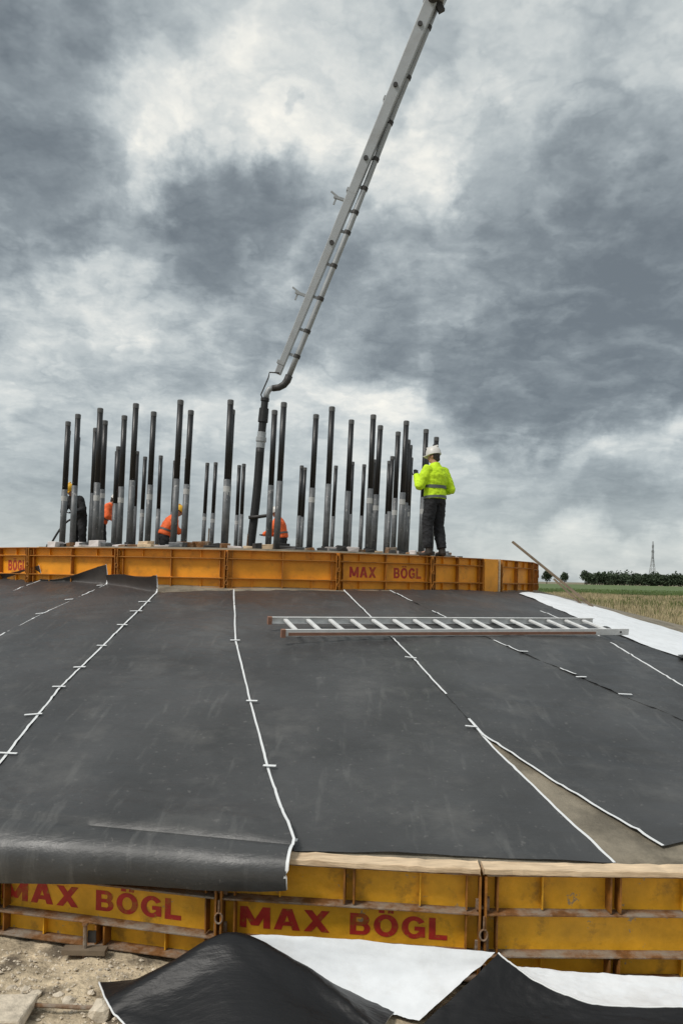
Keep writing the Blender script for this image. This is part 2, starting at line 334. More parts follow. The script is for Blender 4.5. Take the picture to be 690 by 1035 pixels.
def letter_strokes(ch):
    """heavy block letter as quads in a box one unit high; returns quads and width"""
    t = .27
    def st(p, q, w=t): return [(p[0] - w / 2, p[1]), (p[0] + w / 2, p[1]), (q[0] + w / 2, q[1]), (q[0] - w / 2, q[1])]
    def rc(x0, y0, x1, y1): return [(x0, y0), (x1, y0), (x1, y1), (x0, y1)]
    def arc(cx, cy, rx, ry, a0, a1, tx, ty, n=14):
        qs = []
        for i in range(n):
            a, c = [lerp(a0, a1, (i + k) / n) for k in (0, 1)]
            qs.append([(cx + rx * math.cos(a), cy + ry * math.sin(a)), (cx + rx * math.cos(c), cy + ry * math.sin(c)), (cx + (rx - tx) * math.cos(c), cy + (ry - ty) * math.sin(c)), (cx + (rx - tx) * math.cos(a), cy + (ry - ty) * math.sin(a))])
        return qs
    h = math.pi / 2
    if ch == 'M': return [rc(0, 0, .25, 1), rc(.87, 0, 1.12, 1), st((.14, 1), (.56, .12), .28), st((.98, 1), (.56, .12), .28)], 1.12
    if ch == 'A': return [st((.14, 0), (.44, 1), .28), st((.82, 0), (.52, 1), .28), rc(.25, .2, .70, .40)], .96
    if ch == 'X': return [st((.15, 0), (.79, 1), .30), st((.79, 0), (.15, 1), .30)], .94
    if ch == 'L': return [rc(0, 0, .27, 1), rc(.27, 0, .74, .23)], .74
    if ch == 'B': return [rc(0, 0, .26, 1)] + [rc(.26, y0, .5, y1) for y0, y1 in ((0, .19), (.42, .6), (.81, 1))] + arc(.5, .3, .34, .30, -h, h, .25, .185) + arc(.48, .71, .31, .29, -h, h, .24, .18), .84
    if ch in 'OÖ':
        q = arc(.5, .5, .5, .52, 0, 4 * h, .27, .21, 28)
        if ch == 'Ö': q += [rc(.20, 1.07, .43, 1.20), rc(.57, 1.07, .80, 1.20)]
        return q, 1.0
    if ch == 'G': return arc(.5, .5, .5, .52, .55, 3.55 * h, .27, .21, 24) + [rc(.52, .36, .95, .55), rc(.70, .06, .95, .36)], .97
def text_mesh(word, w, h, material, bold=.03):
    mb = MB(); x = 0; k = 0
    for ch in word:
        qs, wd_ = letter_strokes(ch)
        for i, q in enumerate(qs):
            mb.add([(x + p[0], -.00004 * (i % 5), p[1]) for p in q], [(0, 1, 2, 3)])
        x += wd_ + .13
    x -= .13; mb.v = [(v[0] / x * w, v[1], v[2] * h) for v in mb.v]
    return mb.mesh('lettering', material)

# ------------------------------------------------------------------ the foundation's shape
C1 = Vector((-1.95, 17.6)); R1 = 6.25; ZP0 = 2.05; ZP1 = 2.62       # pedestal formwork
C2 = Vector((1.3, 17.22)); R2 = 12.8; ZO = .555                        # outer formwork
GZ = -.06
def slab_z(x, y):
    d1 = math.hypot(x - C1.x, y - C1.y) - R1; d2 = R2 - math.hypot(x - C2.x, y - C2.y)
    w = min(1, max(0, (math.atan2(x - C1.x, C1.y - y) - .5) / .5)) if y < C1.y + 2 else 1.0 if x > C1.x else 0.0
    w = w * w * (3 - 2 * w); d2 = lerp(d2, 12.95 - math.hypot(x - C1.x, y - C1.y), w) if x > C1.x else d2
    t = d1 / (d1 + d2) if abs(d1 + d2) > 1e-6 else 0
    return ZP0 + (ZO - ZP0) * max(-.1, min(t, 1.12))
def near_pt(c, r, th): return Vector((c.x + r * math.sin(th), c.y - r * math.cos(th)))

# ------------------------------------------------------------------ ground
def ground_h(x, y):
    d = math.hypot(x, y)
    h = GZ - .02 + .035 * fbm(x * 1.7, y * 1.7, 3.1) + .018 * fbm(x * 7, y * 7, 1.2)
    return h if d < 30 else GZ - .02
mb = MB()
xs = [-9000, -2500, -700, -200, -60, -30, -18, -12, -8] + [-6 + i * .07 for i in range(172)] + [8, 12, 18, 30, 60, 200, 700, 2500, 9000]
ys = [-300, -60, -20, -8, -2, 1, 2.5] + [3.2 + i * .06 for i in range(50)] + [7, 10, 14, 20, 26, 32, 38, 60, 120, 300, 900, 3000, 9500]
for y in ys:
    for x in xs: mb.v.append((x, y, ground_h(x, y)))
nx = len(xs)
for j in range(len(ys) - 1):
    for i in range(nx - 1):
        cx = (xs[i] + xs[i + 1]) / 2; cy = (ys[j] + ys[j + 1]) / 2
        mb.f.append((j * nx + i, j * nx + i + 1, (j + 1) * nx + i + 1, (j + 1) * nx + i)); mb.m.append(0 if math.hypot(cx, cy - 12) < 24 else 1)
tag(mb.build('ground', [MT['soil'], MT['field']], smooth=True), kind='structure')

# ------------------------------------------------------------------ concrete foundation: sloping slab and pedestal
fo = tag(link('concrete_foundation', None, loc=(C1.x, C1.y, GZ)), 'round grey concrete foundation sloping up to a pedestal, bare in a wedge between black sheets', 'foundation')
def rel(mbx, base):
    mbx.v = [(v[0] - base[0], v[1] - base[1], v[2] - base[2]) for v in mbx.v]; return mbx
FB = (C1.x, C1.y, GZ)
mb = MB(); NT, NR = 200, 44
for i in range(NR + 1):
    t = i / NR
    for k in range(NT):
        th = 2 * math.pi * k / NT
        p = near_pt(C1, R1 - .16, th).lerp(near_pt(C2, R2 - .14, th), t); mb.v.append((p.x, p.y, slab_z(p.x, p.y)))
for k in range(NT):
    p = near_pt(C2, R2 - .14, 2 * math.pi * k / NT); mb.v.append((p.x, p.y, GZ - .05))
for i in range(NR + 1):
    for k in range(NT):
        a = i * NT + k; b = i * NT + (k + 1) % NT; mb.f.append((a, a + NT, b + NT, b)); mb.m.append(0)
rel(mb, FB).build('slab', MT['concrete'], fo, smooth=True)
mb = MB()
mb.lathe([(R1 - .155, 1.9), (R1 - .155, 2.605), (R1 - .22, 2.62), (4.75, 2.62), (4.7, 2.70), (3.22, 2.70), (3.2, 2.25), (.01, 2.24)], 96, (C1.x, C1.y, 0))
rel(mb, FB).build('pedestal', MT['concrete'], fo, smooth=False)

# ------------------------------------------------------------------ formwork rings
def make_panel(length, tiers, depth, mats, clamp=True, midrib='all'):
    """a straight steel form panel, local x along, -y outward, z up from its foot; returns the skin with its ribs as children"""
    skin_m, rib_m, ledge_m = mats
    hgt = sum(tiers)
    zs = [0]
    for t in tiers: zs.append(zs[-1] + t)
    mb = MB(); mb.box((0, 0, hgt / 2), (length - .004, .008, hgt - .002)); o = mb.build('formwork_panel', skin_m)
    # ledges (horizontal flanges)
    for k, z in enumerate(zs):
        th = .012
        z0 = z + (th / 2 if k == 0 else (-th / 2 if k == len(zs) - 1 else 0))
        m = MB(); dd = depth if k in (0, len(zs) - 1) else depth * .93
        m.box((0, -dd / 2 - .0045, z0), (length - .03, dd, th)); f = m.build('ledge', ledge_m, o); bevel(f, .003)
    # end flanges, set just inside each end and showing through all tiers
    for s in (-1, 1):
        m = MB(); m.box((s * (length / 2 - .0105), -depth / 2 - .006, hgt / 2), (.012, depth + .004, hgt - .028)); m.build('end_flange', rib_m, o)
        for k in range(len(tiers)):
            m = MB(); a, b = zs[k] + .016, zs[k + 1] - .016
            m.box((s * (length / 2 - .085), -depth * .36 - .005, (a + b) / 2), (.009, depth * .72, b - a)); m.build('stiffener', rib_m, o)
    for k in range(len(tiers)):
        a, b = zs[k] + .0145, zs[k + 1] - .0145
        if midrib == 'all' or k != 1:
            for dx in ((-.028, .028) if midrib != 'all' else (0,)):
                m = MB(); m.box((dx, -depth * .44 - .005, (a + b) / 2), (.011, depth * .88, b - a)); m.build('rib', rib_m, o)
        if k != 1:
            for q in (-.27, .27):
                m = MB(); m.box((length * q, -depth * .22 - .005, (a + b) / 2), (.008, depth * .44, b - a)); m.build('thin_rib', skin_m, o)
    if clamp:
        x = -length / 2                     # wedge clamps sit over the joint at this panel's left end
        for k in range(1, len(zs) - 1):
            z = zs[k]
            m = MB()
            m.box((x, -depth * .55, z + .030), (.075, .028, .016)); m.box((x + .03, -depth * .62, z + .055), (.018, .018, .075)); m.box((x - .03, -depth * .62, z + .050), (.018, .018, .06))
            m.build('wedge_clamp', ledge_m, o)
            m = MB(); zc = z - tiers[k - 1] * .45
            m.tube([(x, -depth - .004, zc + .03 * math.cos(a)) if False else (x + .022 * math.sin(a), -depth - .012, zc + .032 * math.cos(a)) for a in [i * math.pi / 6 for i in range(13)]], .006, 6, cap=False)
            m.tube([(x, -depth - .012, zc + .03), (x, -depth - .012, z)], .006, 6)
            m.build('chain_link', ledge_m, o)
    return o
def add_word(panel, word, x, z, w, h, y=-.0062):
    me = text_mesh(word, w, h, MT['red'])
    o = link('lettering', me, panel, (x, y, z)); return o
def place_panel(p, c, r, th, z, parent, base):
    q = near_pt(c, r, th); p.parent = parent; p.location = (q.x - base[0], q.y - base[1], z - base[2]); p.rotation_euler = (0, 0, th)

# outer ring
OB = (C2.x, C2.y, GZ)
outer = tag(link('formwork_ring', None, loc=OB), 'weathered yellow steel formwork ring round the outer foot of the foundation', 'formwork')
ST = 2 * math.pi / 52; LEN = 2 * (R2 - .1) * math.sin(ST / 2)
OT = (.145, .24, .237)
proto = make_panel(LEN, OT, .095, (MT['yellow'], MT['rib'], MT['rust']), midrib='upper')
joint0 = -.156
first = True
for k in range(-9, 10):
    th = joint0 + ST * (k + .5)
    p = proto if first else copy_tree(proto)
    first = False
    place_panel(p, C2, (R2 - .1) * math.cos(ST / 2), th, GZ, outer, OB)
    if k in (0, -1):
        z = OT[0] + .042
        dx = -.11 if k == -1 else -.03
        add_word(p, 'MAX', -LEN / 2 + .135 + dx, z, .545, .128); add_word(p, 'BÖGL', -LEN / 2 + .80 + dx, z, .575, .128)
# pedestal ring
PB = (C1.x, C1.y, ZP0)
ring = tag(link('formwork_ring', None, loc=PB), 'orange steel formwork ring round the raised pedestal, the worker in yellow on its rim', 'formwork')
PT = (.15, .29, .13)
SP = .268; LP = 2 * (R1 - .085) * math.sin(SP / 2)
pp = make_panel(LP, PT, .08, (MT['orange'], MT['orib'], MT['orib']), midrib='all')
# angle of each panel's left joint; the run right of .844 starts after the plain closing plate
lefts = [.04 + SP * k for k in range(-8, 2)]
first = True
for a in lefts + [.866 + SP * k for k in range(0, 8)]:
    p = pp if first else copy_tree(pp)
    first = False
    place_panel(p, C1, (R1 - .085) * math.cos(SP / 2), a + SP / 2, ZP0, ring, PB)
    k = round((a - .04) / SP)
    if a < .8 and k in (1, -3):
        z = PT[0] + .052
        add_word(p, 'MAX', -LP / 2 + .22, z, .46, .165); add_word(p, 'BÖGL', .17, z, .50, .165)
SH = .776 - .576; ps = make_panel(2 * (R1 - .085) * math.sin(SH / 2), PT, .08, (MT['orange'], MT['orib'], MT['orib']), midrib='all')
place_panel(ps, C1, (R1 - .085) * math.cos(SH / 2), .576 + SH / 2, ZP0, ring, PB)
mb = MB(); mb.box((0, 0, .285), (.42, .075, .565)); cp = mb.build('closing_plate', MT['orange']); bevel(cp, .006)
place_panel(cp, C1, R1 - .045, .8125, ZP0, ring, PB)
mb = MB(); mb.box((0, 0, .285), (.05, .09, .575)); cs = mb.build('timber_strip', MT['timber'])
place_panel(cs, C1, R1 - .045, .8535, ZP0, ring, PB)

# timber edge boards lying on the outer ring
BZ = GZ + sum(OT) + .001
def arc_board(a0, a1, label, seed):
    rng = random.Random(seed); n = 28; grid = []; mbb = MB()
    base = near_pt(C2, R2, (a0 + a1) / 2)
    ri, r_o = R2 - .125, R2 + .002
    for i in range(n + 1):
        a = lerp(a0, a1, i / n); w = .009 * fbm(i * .45, seed); zt = BZ + .034 + .006 * fbm(i * .6, seed + 4)
        for r, z in ((ri, BZ), (r_o + w, BZ - .0005), (r_o + w, zt), (ri, zt)):
            p = near_pt(C2, r, a); mbb.v.append((p.x - base.x, p.y - base.y, z - BZ))
    for i in range(n):
        for k in range(4):
            a = i * 4 + k; b = i * 4 + (k + 1) % 4; mbb.f.append((a, a + 4, b + 4, b)); mbb.m.append(0)
    mbb.f += [(3, 2, 1, 0), tuple(n * 4 + k for k in range(4))]; mbb.m += [0, 0]
    o = mbb.build('edge_board', MT['timber'], loc=(base.x, base.y, BZ)); bevel(o, .004)
    return tag(o, label, 'board')
arc_board(-.148, -.0368, 'raw timber edge board on the lettered yellow formwork, its end under the hanging black sheet', 2)
arc_board(-.0352, .087, 'raw timber edge board on the unlettered yellow formwork below the bare concrete wedge', 5)

# ------------------------------------------------------------------ black membrane sheets on the slope
V2 = lambda *p: Vector(p)
def to_ring(p, q, r=R2 - .13):
    """extend the line p->q outwards until it meets the outer ring"""
    d = (q - p).normalized(); f = p - C2; b = f.dot(d); c = f.dot(f) - r * r
    return p + d * (-b + math.sqrt(b * b - c))
def lay(x, y, lift, seed):
    return slab_z(x, y) + lift + .006 * max(0, fbm(x * 1.3, y * 1.3, seed)) + .0022 * fbm(x * 6, y * 2.2, seed + 2) + .0012 * fbm(x * 14, y * 14, seed) + .014 * max(0, 1 - 7 * abs(fbm(x * .9 + seed, y * .55, seed, 2))) ** 2 * max(0, .3 + fbm(x * .7, y * .7, seed + 6, 2)) + .010 * max(0, 1 - 6 * abs(fbm(x * .8, y * 2.4 + seed, seed + 3, 2))) ** 2
def strip(label, left, right, lift, seed, head=None, tail=None, ni=150, nj=44):
    """left and right are edge polylines from the pedestal outwards"""
    grid = []
    for i in range(ni + 1):
        t = i / ni; a, b = poly(left, t), poly(right, t); row = []
        for j in range(nj + 1):
            p = a.lerp(b, j / nj); row.append(Vector((p.x, p.y, lay(p.x, p.y, lift, seed))))
        grid.append(row)
    if head: grid = head(grid) + grid
    if tail: grid = grid + tail(grid)
    c = grid[len(grid) // 2][nj // 2].copy()
    g = [[p - c for p in r] for r in grid]
    o = link('membrane_sheet', sheet_mesh('membrane_sheet', g, rim_i=0), loc=c)
    tag(o, label, 'sheet'); return o, grid, c
def seam(sh, grid, c, j, w=.020, i0=0, i1=None, lift=.005, side=1):
    """white selvage along edge column j of a sheet"""
    i1 = len(grid) if i1 is None else i1
    pts = [grid[i][j] for i in range(i0, i1)]; g = []
    for i, p in enumerate(pts):
        t = (pts[min(i + 1, len(pts) - 1)] - pts[max(i - 1, 0)]); t.z = 0
        if t.length < 1e-6: t = Vector((0, -1, 0))
        t.normalize(); n = Vector((-t.y, t.x, 0)); ww = w * (1 + .25 * fbm(i * .08, j * 3.3))
        up = Vector((0, 0, lift)); q = p + n * .005 * fbm(i * .028, j + 9.1)
        g.append([q - n * ww / 2 + up - c, q + up - c, q + n * ww / 2 + up - c])
    return link('selvage', sheet_mesh('selvage', g, .002, MT['tape'], MT['tape']), sh)
def tape(sh, c, x, y, ang, lift, ln=.115, w=.026):
    ln *= random.uniform(.75, 1.2); w *= random.uniform(.8, 1.2); ang += random.uniform(-.1, .1); x += random.uniform(-.02, .02)
    g = []; d = Vector((math.cos(ang), math.sin(ang), 0)); n = Vector((-d.y, d.x, 0))
    for i in range(5):
        row = []
        for j in (-1, 1):
            p = Vector((x, y, 0)) + d * (i / 4 - .5) * ln + n * j * w / 2
            p.z = slab_z(p.x, p.y) + lift; row.append(p - c)
        g.append(row)
    return link('tape', sheet_mesh('tape', g, .002, MT['tape'], MT['tape']), sh)
def curl(h0, h1, seed, n=9, drop=0.0):
    """the sheet's head turned up against the pedestal ring, higher to one side"""
    def f(grid):
        top = grid[0]; rows = []
        nj = len(top) - 1
        for k in range(n, 0, -1):
            s = k / n; row = []
            for j, p in enumerate(top):
                u = j / nj; h = lerp(h0, h1, u ** 1.6) + .03 * math.sin(u * 5 + seed)
                h = max(h, .015)
                out_ = (Vector((p.x, p.y)) - C1).normalized()
                back = (.10 * s - .13 * s * s) * (1 if h > .05 else .4)
                q = Vector((p.x, p.y)) - out_ * back
                row.append(Vector((q.x, q.y, p.z + h * (s ** 1.5))))
            rows.append(row)
        return rows
    return f
def overhang(grid):
    """the sheet rises over the edge board and rolls down over the outside of the ring"""
    nb = 15
    for q in range(nb):
        f = ((q + 1) / nb); f = f * f * (3 - 2 * f)
        for p in grid[len(grid) - nb + q]: p.z += .062 * f
    last = grid[-1]; nj = len(last) - 1; rows = []
    prof = [(.03, .088), (.07, .094), (.11, .094), (.15, .086), (.185, .068), (.215, .045), (.232, .008), (.236, -.035), (.228, -.075), (.205, -.108)]
    for k, (dr, dz) in enumerate(prof):
        row = []
        for j, p in enumerate(last):
            u = j / nj; o_ = (Vector((p.x, p.y)) - C2).normalized()
            lf = (1 - u); s = k / (len(prof) - 1)
            r = dr * (1 + .32 * lf) + .012 * fbm(u * 5, k * .4, 4.4) * s
            q = Vector((p.x, p.y)) + o_ * r
            row.append(Vector((q.x, q.y, ZO + dz - .155 * lf ** .8 * s ** 1.5 - .01 * s * math.sin(u * 9))))
        rows.append(row)
    return rows
# seams, as lines on the slope (metres)
r_in = R1 + .06
A_in, A_far = V2(-2.62, 10.98), V2(-2.57, 5.88)
B_line = [near_pt(C1, R1 + .2, .062), V2(-1.19, 8.81), V2(-.80, 6.99), V2(-.51, 5.71), V2(-.29, 4.80)]
B_line[-1] = to_ring(B_line[-2], B_line[-1])
C_line = [near_pt(C1, R1 + .12, .325), V2(.83, 8.38), V2(1.09, 7.05), V2(1.19, 6.40), V2(1.25, 6.08), V2(1.42, 5.4), V2(1.58, 4.80)]
C_line[-1] = to_ring(C_line[-2], C_line[-1])
C3 = [near_pt(C1, R1 + .08, .32), V2(.80, 8.38), V2(1.06, 7.05), V2(1.19, 6.38), V2(1.57, 5.57), V2(2.01, 4.75)]
D_line = [near_pt(C1, R1 + .08, .44), V2(1.91, 9.21), V2(2.83, 7.42), V2(3.55, 6.05)]
s2_in, s2_far = V2(-3.50, 11.52), V2(-4.11, 9.33)
s1_in, s1_far = V2(-4.72, 12.10), V2(-5.05, 11.43)
A_line = [A_in, V2(-2.67, 8.7), V2(-2.69, 7.44), A_far, to_ring(V2(-2.69, 7.44), A_far)]
s2 = [s2_in, V2(-3.94, 10.16), s2_far, to_ring(V2(-3.94, 10.16), s2_far)]
s1 = [s1_in, s1_far, to_ring(s1_in, s1_far)]
s0 = [V2(-6.6, 13.3), V2(-8.9, 9.9)]
LF = .012
E_line = [near_pt(C1, R1 + .08, .80), V2(3.40, 10.45), V2(3.56, 7.9), V2(4.6, 5.9)]
o, g, c = strip('black membrane strip at the pedestal ring\'s faint red lettering, its corner turned up', s0, s1, LF, 1, head=curl(.0, .25, 1))
seam(o, g, c, -1, lift=.006)
o, g, c = strip('black membrane strip with a low turned-up head beside a taped white seam', s1, s2, LF + .007, 2, head=curl(.03, .27, 3.2))
seam(o, g, c, -1, lift=.006)
for x, y in ((-3.94, 10.16), (-3.79, 10.77), (-3.56, 11.44)): tape(o, c, x, y, .15, LF + .030)
o, g, c = strip('black membrane strip with the highest turned-up head, taped along its long white seam', s2, A_line, LF + .014, 3, head=curl(.13, .27, .4))
seam(o, g, c, -1, lift=.006)
for x, y in ((-2.58, 6.02), (-2.66, 6.78), (-2.69, 7.44), (-2.68, 7.98), (-2.68, 8.67), (-2.66, 9.45), (-2.66, 10.04), (-2.65, 10.48), (-2.57, 5.52)):
    tape(o, c, x, y, -.12 + random.uniform(-.12, .12), LF + .034, ln=.15)
o, g, c = strip('wide black membrane strip rolled down over the outer yellow formwork', A_line, B_line, LF + .008, 4, tail=overhang, nj=56)
seam(o, g, c, -1, w=.018, lift=.006)
for x, y in ((-1.19, 8.81), (-.80, 6.99), (-.51, 5.71), (-.29, 4.72)): tape(o, c, x, y, -.1 + random.uniform(-.1, .1), LF + .030, ln=.10)
o, g, c = strip('black membrane strip cut flush at the timber edge board, beside the bare concrete wedge', B_line, C_line, LF, 5, nj=52)
seam(o, g, c, -1, w=.019, i0=103, lift=.005)
o, g, c = strip('black membrane strip under the ladder, ending in a point at the concrete wedge', C3, [D_line[0] + V2(.05, 0), V2(2.0, 9.21), V2(2.94, 7.42), V2(3.4, 6.6), V2(3.8, 5.5)], LF + .007, 6, nj=52)
seam(o, g, c, 0, w=.019, i0=0, i1=93, lift=.006); seam(o, g, c, 0, w=.021, i0=105, lift=.006)
for x, y, l_ in ((.78, 8.36, .12), (1.13, 6.50, .12)): tape(o, c, x, y, -.2, LF + .03, ln=l_)
o, g, c = strip('black membrane strip with a broken white seam, beside the folded white sheet', D_line[:3] + [V2(3.9, 5.45)], E_line, LF + .014, 7)
for i0, i1 in ((0, 16), (27, 50), (58, 70), (82, 88)): seam(o, g, c, 0, w=.019, i0=i0, i1=i1, lift=.006)
seam(o, g, c, -1, w=.022, i0=30, i1=62, lift=.006); seam(o, g, c, -1, w=.022, i0=68, i1=116, lift=.006)
for x, y in ((2.12, 8.85), (2.49, 8.0), (2.79, 7.52), (3.3, 7.0)): tape(o, c, x, y, .1, LF + .037, ln=.12)

strip('narrow black membrane strip showing beside the folded white sheet', E_line, [near_pt(C1, R1 + .08, 1.05), V2(4.6, 11.2), V2(5.2, 9.0), V2(6.2, 7.0)], LF, 8)

# the last strip lies white side up, folded back, along the right shoulder of the slope
def white_fold():
    near = [V2(3.12, 13.55), V2(3.29, 13.13), V2(3.67, 11.17), V2(3.98, 9.9), V2(4.5, 9.05), V2(5.6, 7.8)]
    far = [V2(3.9, 14.2), V2(4.45, 13.6), V2(5.3, 12.6), V2(6.0, 11.7), V2(6.9, 10.9), V2(8.2, 9.9)]
    ni, nj = 80, 22; grid = []
    for i in range(ni + 1):
        t = i / ni; a, b = poly(near, t), poly(far, t); row = []
        for j in range(nj + 1):
            u = j / nj; p = a.lerp(b, u)
            z = slab_z(p.x, p.y) + .03 + .03 * math.sin(min(1, u * 3) * math.pi / 2) + .02 * fbm(p.x * .8, p.y * .8, 2) + .012 * max(0, fbm(t * 6, u, 5)) * (1 - u)
            row.append(Vector((p.x, p.y, z)))
        grid.append(row)
    c = grid[40][8].copy()
    o = link('membrane_sheet', sheet_mesh('membrane_sheet', [[p - c for p in r] for r in grid], .005, MT['white'], MT['black']), loc=c)
    tag(o, 'membrane strip folded over white side up beyond the ladder\'s end', 'sheet')
    for i0, w, ln in ((36, .22, .30), (54, .26, .34)):
        p0 = grid[i0][0]; d = (grid[i0 + 4][0] - p0); d.z = 0; d.normalize(); n = Vector((-d.y, d.x, 0))
        if n.x > 0: n = -n
        gg = []
        for i in range(9):
            s = i / 8; row = []
            for j in range(7):
                u = j / 6; p = p0 + d * (s - .5) * ln + n * (u * w * (1 - abs(2 * s - 1) * .8) - .03)
                p.z = slab_z(p.x, p.y) + .045 + .05 * math.sin(u * math.pi * .9) * (1 - abs(2 * s - 1)); row.append(p - c)
            gg.append(row)
        link('black_flap', sheet_mesh('black_flap', gg, .004, MT['black'], MT['black']), o)
white_fold()

# sheet thrown down in front of the outer ring, in folds
def patch(rows, ni, nj):
    """smooth surface through rows of control points (Catmull-Rom both ways)"""
    def cr(ps, t):
        n = len(ps) - 1; x = t * n; i = min(int(x), n - 1); f = x - i
        p1, p2 = ps[i], ps[i + 1]; p0 = ps[i - 1] if i > 0 else p1 * 2 - p2; p3 = ps[i + 2] if i + 2 <= n else p2 * 2 - p1
        return .5 * ((2 * p1) + (p2 - p0) * f + (2 * p0 - 5 * p1 + 4 * p2 - p3) * f * f + (3 * p1 - p0 - 3 * p2 + p3) * f * f * f)
    rows = [[Vector((p[0], p[1], max(p[2], GZ + .02))) for p in r] for r in rows]
    cols = [[cr(r, j / nj) for j in range(nj + 1)] for r in rows]
    return [[cr([r[j] for r in cols], i / ni) + Vector((0, .003 * fbm(i * .2, j * .2, 7.7), 1.0 * .006 * fbm(i * .15, j * .15, 2.2) + .004 * max(0, 1 - 5 * abs(fbm(i * .07 + j * .05, j * .09, 1.4, 2))) ** 2)) for j in range(nj + 1)] for i in range(ni + 1)]
PA = [[[-1.3, 4.3, -0.195], [-0.931, 4.36, -0.014], [-0.578, 4.42, 0.076], [-0.204, 4.36, 0.001], [0.088, 4.3, -0.111], [0.34, 4.1, -0.169]], [[-1.184, 4.05, -0.0], [-0.887, 4.15, 0.153], [-0.558, 4.25, 0.279], [-0.196, 4.15, 0.178], [0.045, 4.0, 0.089], [0.245, 3.85, 0.001]], [[-1.102, 3.95, -0.025], [-0.842, 4.0, 0.07], [-0.523, 4.02, 0.169], [-0.182, 3.93, 0.097], [0.032, 3.87, 0.035], [0.238, 3.82, -0.001]], [[-0.988, 3.85, -0.074], [-0.735, 3.7, -0.026], [-0.461, 3.6, 0.018], [-0.158, 3.55, 0.032], [0.024, 3.6, 0.028], [0.236, 3.78, -0.006]]]
PBk = [[[-0.624, 4.33, 0.224], [-0.209, 4.36, 0.219], [0.351, 4.36, 0.186], [0.909, 4.35, 0.152]], [[-0.447, 4.26, 0.102], [-0.09, 4.26, 0.055], [0.347, 4.26, 0.037], [0.729, 4.26, 0.045]], [[-0.267, 4.15, -0.238], [-0.027, 4.1, -0.214], [0.285, 4.05, -0.177], [0.45, 4.0, -0.113]]]
PC = [[[0.898, 4.22, 0.21], [1.075, 4.12, 0.12], [1.354, 4.0, 0.065], [1.844, 3.95, 0.083]], [[0.643, 4.05, 0.069], [0.915, 3.98, 0.016], [1.272, 3.9, 0.019], [1.804, 3.86, 0.043]], [[0.397, 3.88, -0.073], [0.703, 3.78, -0.055], [1.168, 3.72, -0.008], [1.731, 3.7, 0.026]]]
PD = [[[0.979, 4.36, 0.076], [1.479, 4.38, 0.032], [2.041, 4.38, 0.015]], [[1.013, 4.26, 0.04], [1.441, 4.26, -0.022], [1.987, 4.26, -0.038]], [[1.062, 4.16, -0.056], [1.39, 4.1, -0.121], [1.87, 4.0, -0.078]]]
fs = tag(link('membrane_sheet', None, loc=(0, 4.1, GZ)), 'loose black membrane heaped on the ground before the formwork, white underside folded out', 'sheet')
fb = Vector((0, 4.1, GZ))
for rows, nm, up, dn in ((PA, 'black_fold', 'clean', 'white'), (PBk, 'white_fold', 'white', 'clean'), (PC, 'black_fold', 'clean', 'white'), (PD, 'white_fold', 'white', 'clean')):
    g = [[p - fb for p in r] for r in patch(rows, 30, 44)]
    link(nm, sheet_mesh(nm, g, .005, MT[up], MT[dn]), fs)
    if nm == 'black_fold':
        e = g[0] if rows is PC else [r[0] for r in g]
        mbx = MB(); mbx.tube([p + Vector((0, 0, .002)) for p in e], .0055, 6); mbx.build('white_edge', MT['tape'], fs, smooth=True)

# ------------------------------------------------------------------ ladder
def make_ladder():
    a0 = Vector((-.63, 8.70)); a1 = Vector((3.80, 10.20)); d = (a1 - a0); ln = d.length; d = d / ln; n = Vector((-d.y, d.x)); wid = .60; hh = .08
    def zz(s, w):
        p = a0 + d * s + n * w; return slab_z(p.x, p.y)
    # plane through the highest contact, following the slope
    sl = sum(zz(s, wid) - zz(s, 0) for s in (1, 2, 3, 4)) / 4 / wid
    zl = zr = max(zz(s * .1, 0) for s in range(10, 40))
    base = max(max(zz(s * .05, w) - sl * w for s in range(0, int(ln / .05))) for w in (0, wid)) + .03
    root = tag(link('ladder', None, loc=(a0.x, a0.y, base)), 'long aluminium ladder with red-brown rail lying flat on the black sheets', 'ladder')
    X = Vector((d.x, d.y, 0)); Y = Vector((n.x, n.y, sl)).normalized(); Z = X.cross(Y)
    rm = Matrix((X, Y, Z)).transposed().to_4x4(); root.rotation_euler = rm.to_euler()
    wy = wid / Y.xy.length if Y.xy.length else wid
    for w, s0, s1 in ((0, 0.0, ln), (wy, -.02, ln - .12)):
        m = MB(); m.box(((s0 + s1) / 2, w, hh / 2), (s1 - s0, .005, hh)); sgn = 1 if w == 0 else -1
        m.box(((s0 + s1) / 2, w + sgn * .0125, hh - .002), (s1 - s0, .03, .005)); m.box(((s0 + s1) / 2, w + sgn * .0125, .0025), (s1 - s0, .03, .005))
        rail = m.build('rail', MT['alu'], root)
        if w == 0:
            m = MB(); m.box((s0 + (s1 - s0) * .45, w - .0045, hh * .36), ((s1 - s0) * .88, .003, hh * .45)); m.build('red_brown_band', MT['brown'], rail)
        m = MB(); m.box((s0 - .012, w + sgn * .01, hh / 2 - .004), (.05, .045, hh + .012)); m.build('end_cap', MT['brown'], root)
        if w == 0:
            m = MB(); m.tube([(s1 - .13, -.008, hh / 2), (s1 - .13, .01, hh / 2)], .014, 12); m.build('pivot_bolt', MT['dark'], rail)
    k = 16
    for i in range(k):
        s = .16 + i * (ln - .45) / (k - 1)
        m = MB(); m.box((0, 0, 0), (.05, wy - .008, .03)); o = m.build('rung', MT['alu'], root, loc=(s, wy / 2, hh * .58)); bevel(o, .006)
    return root
make_ladder()

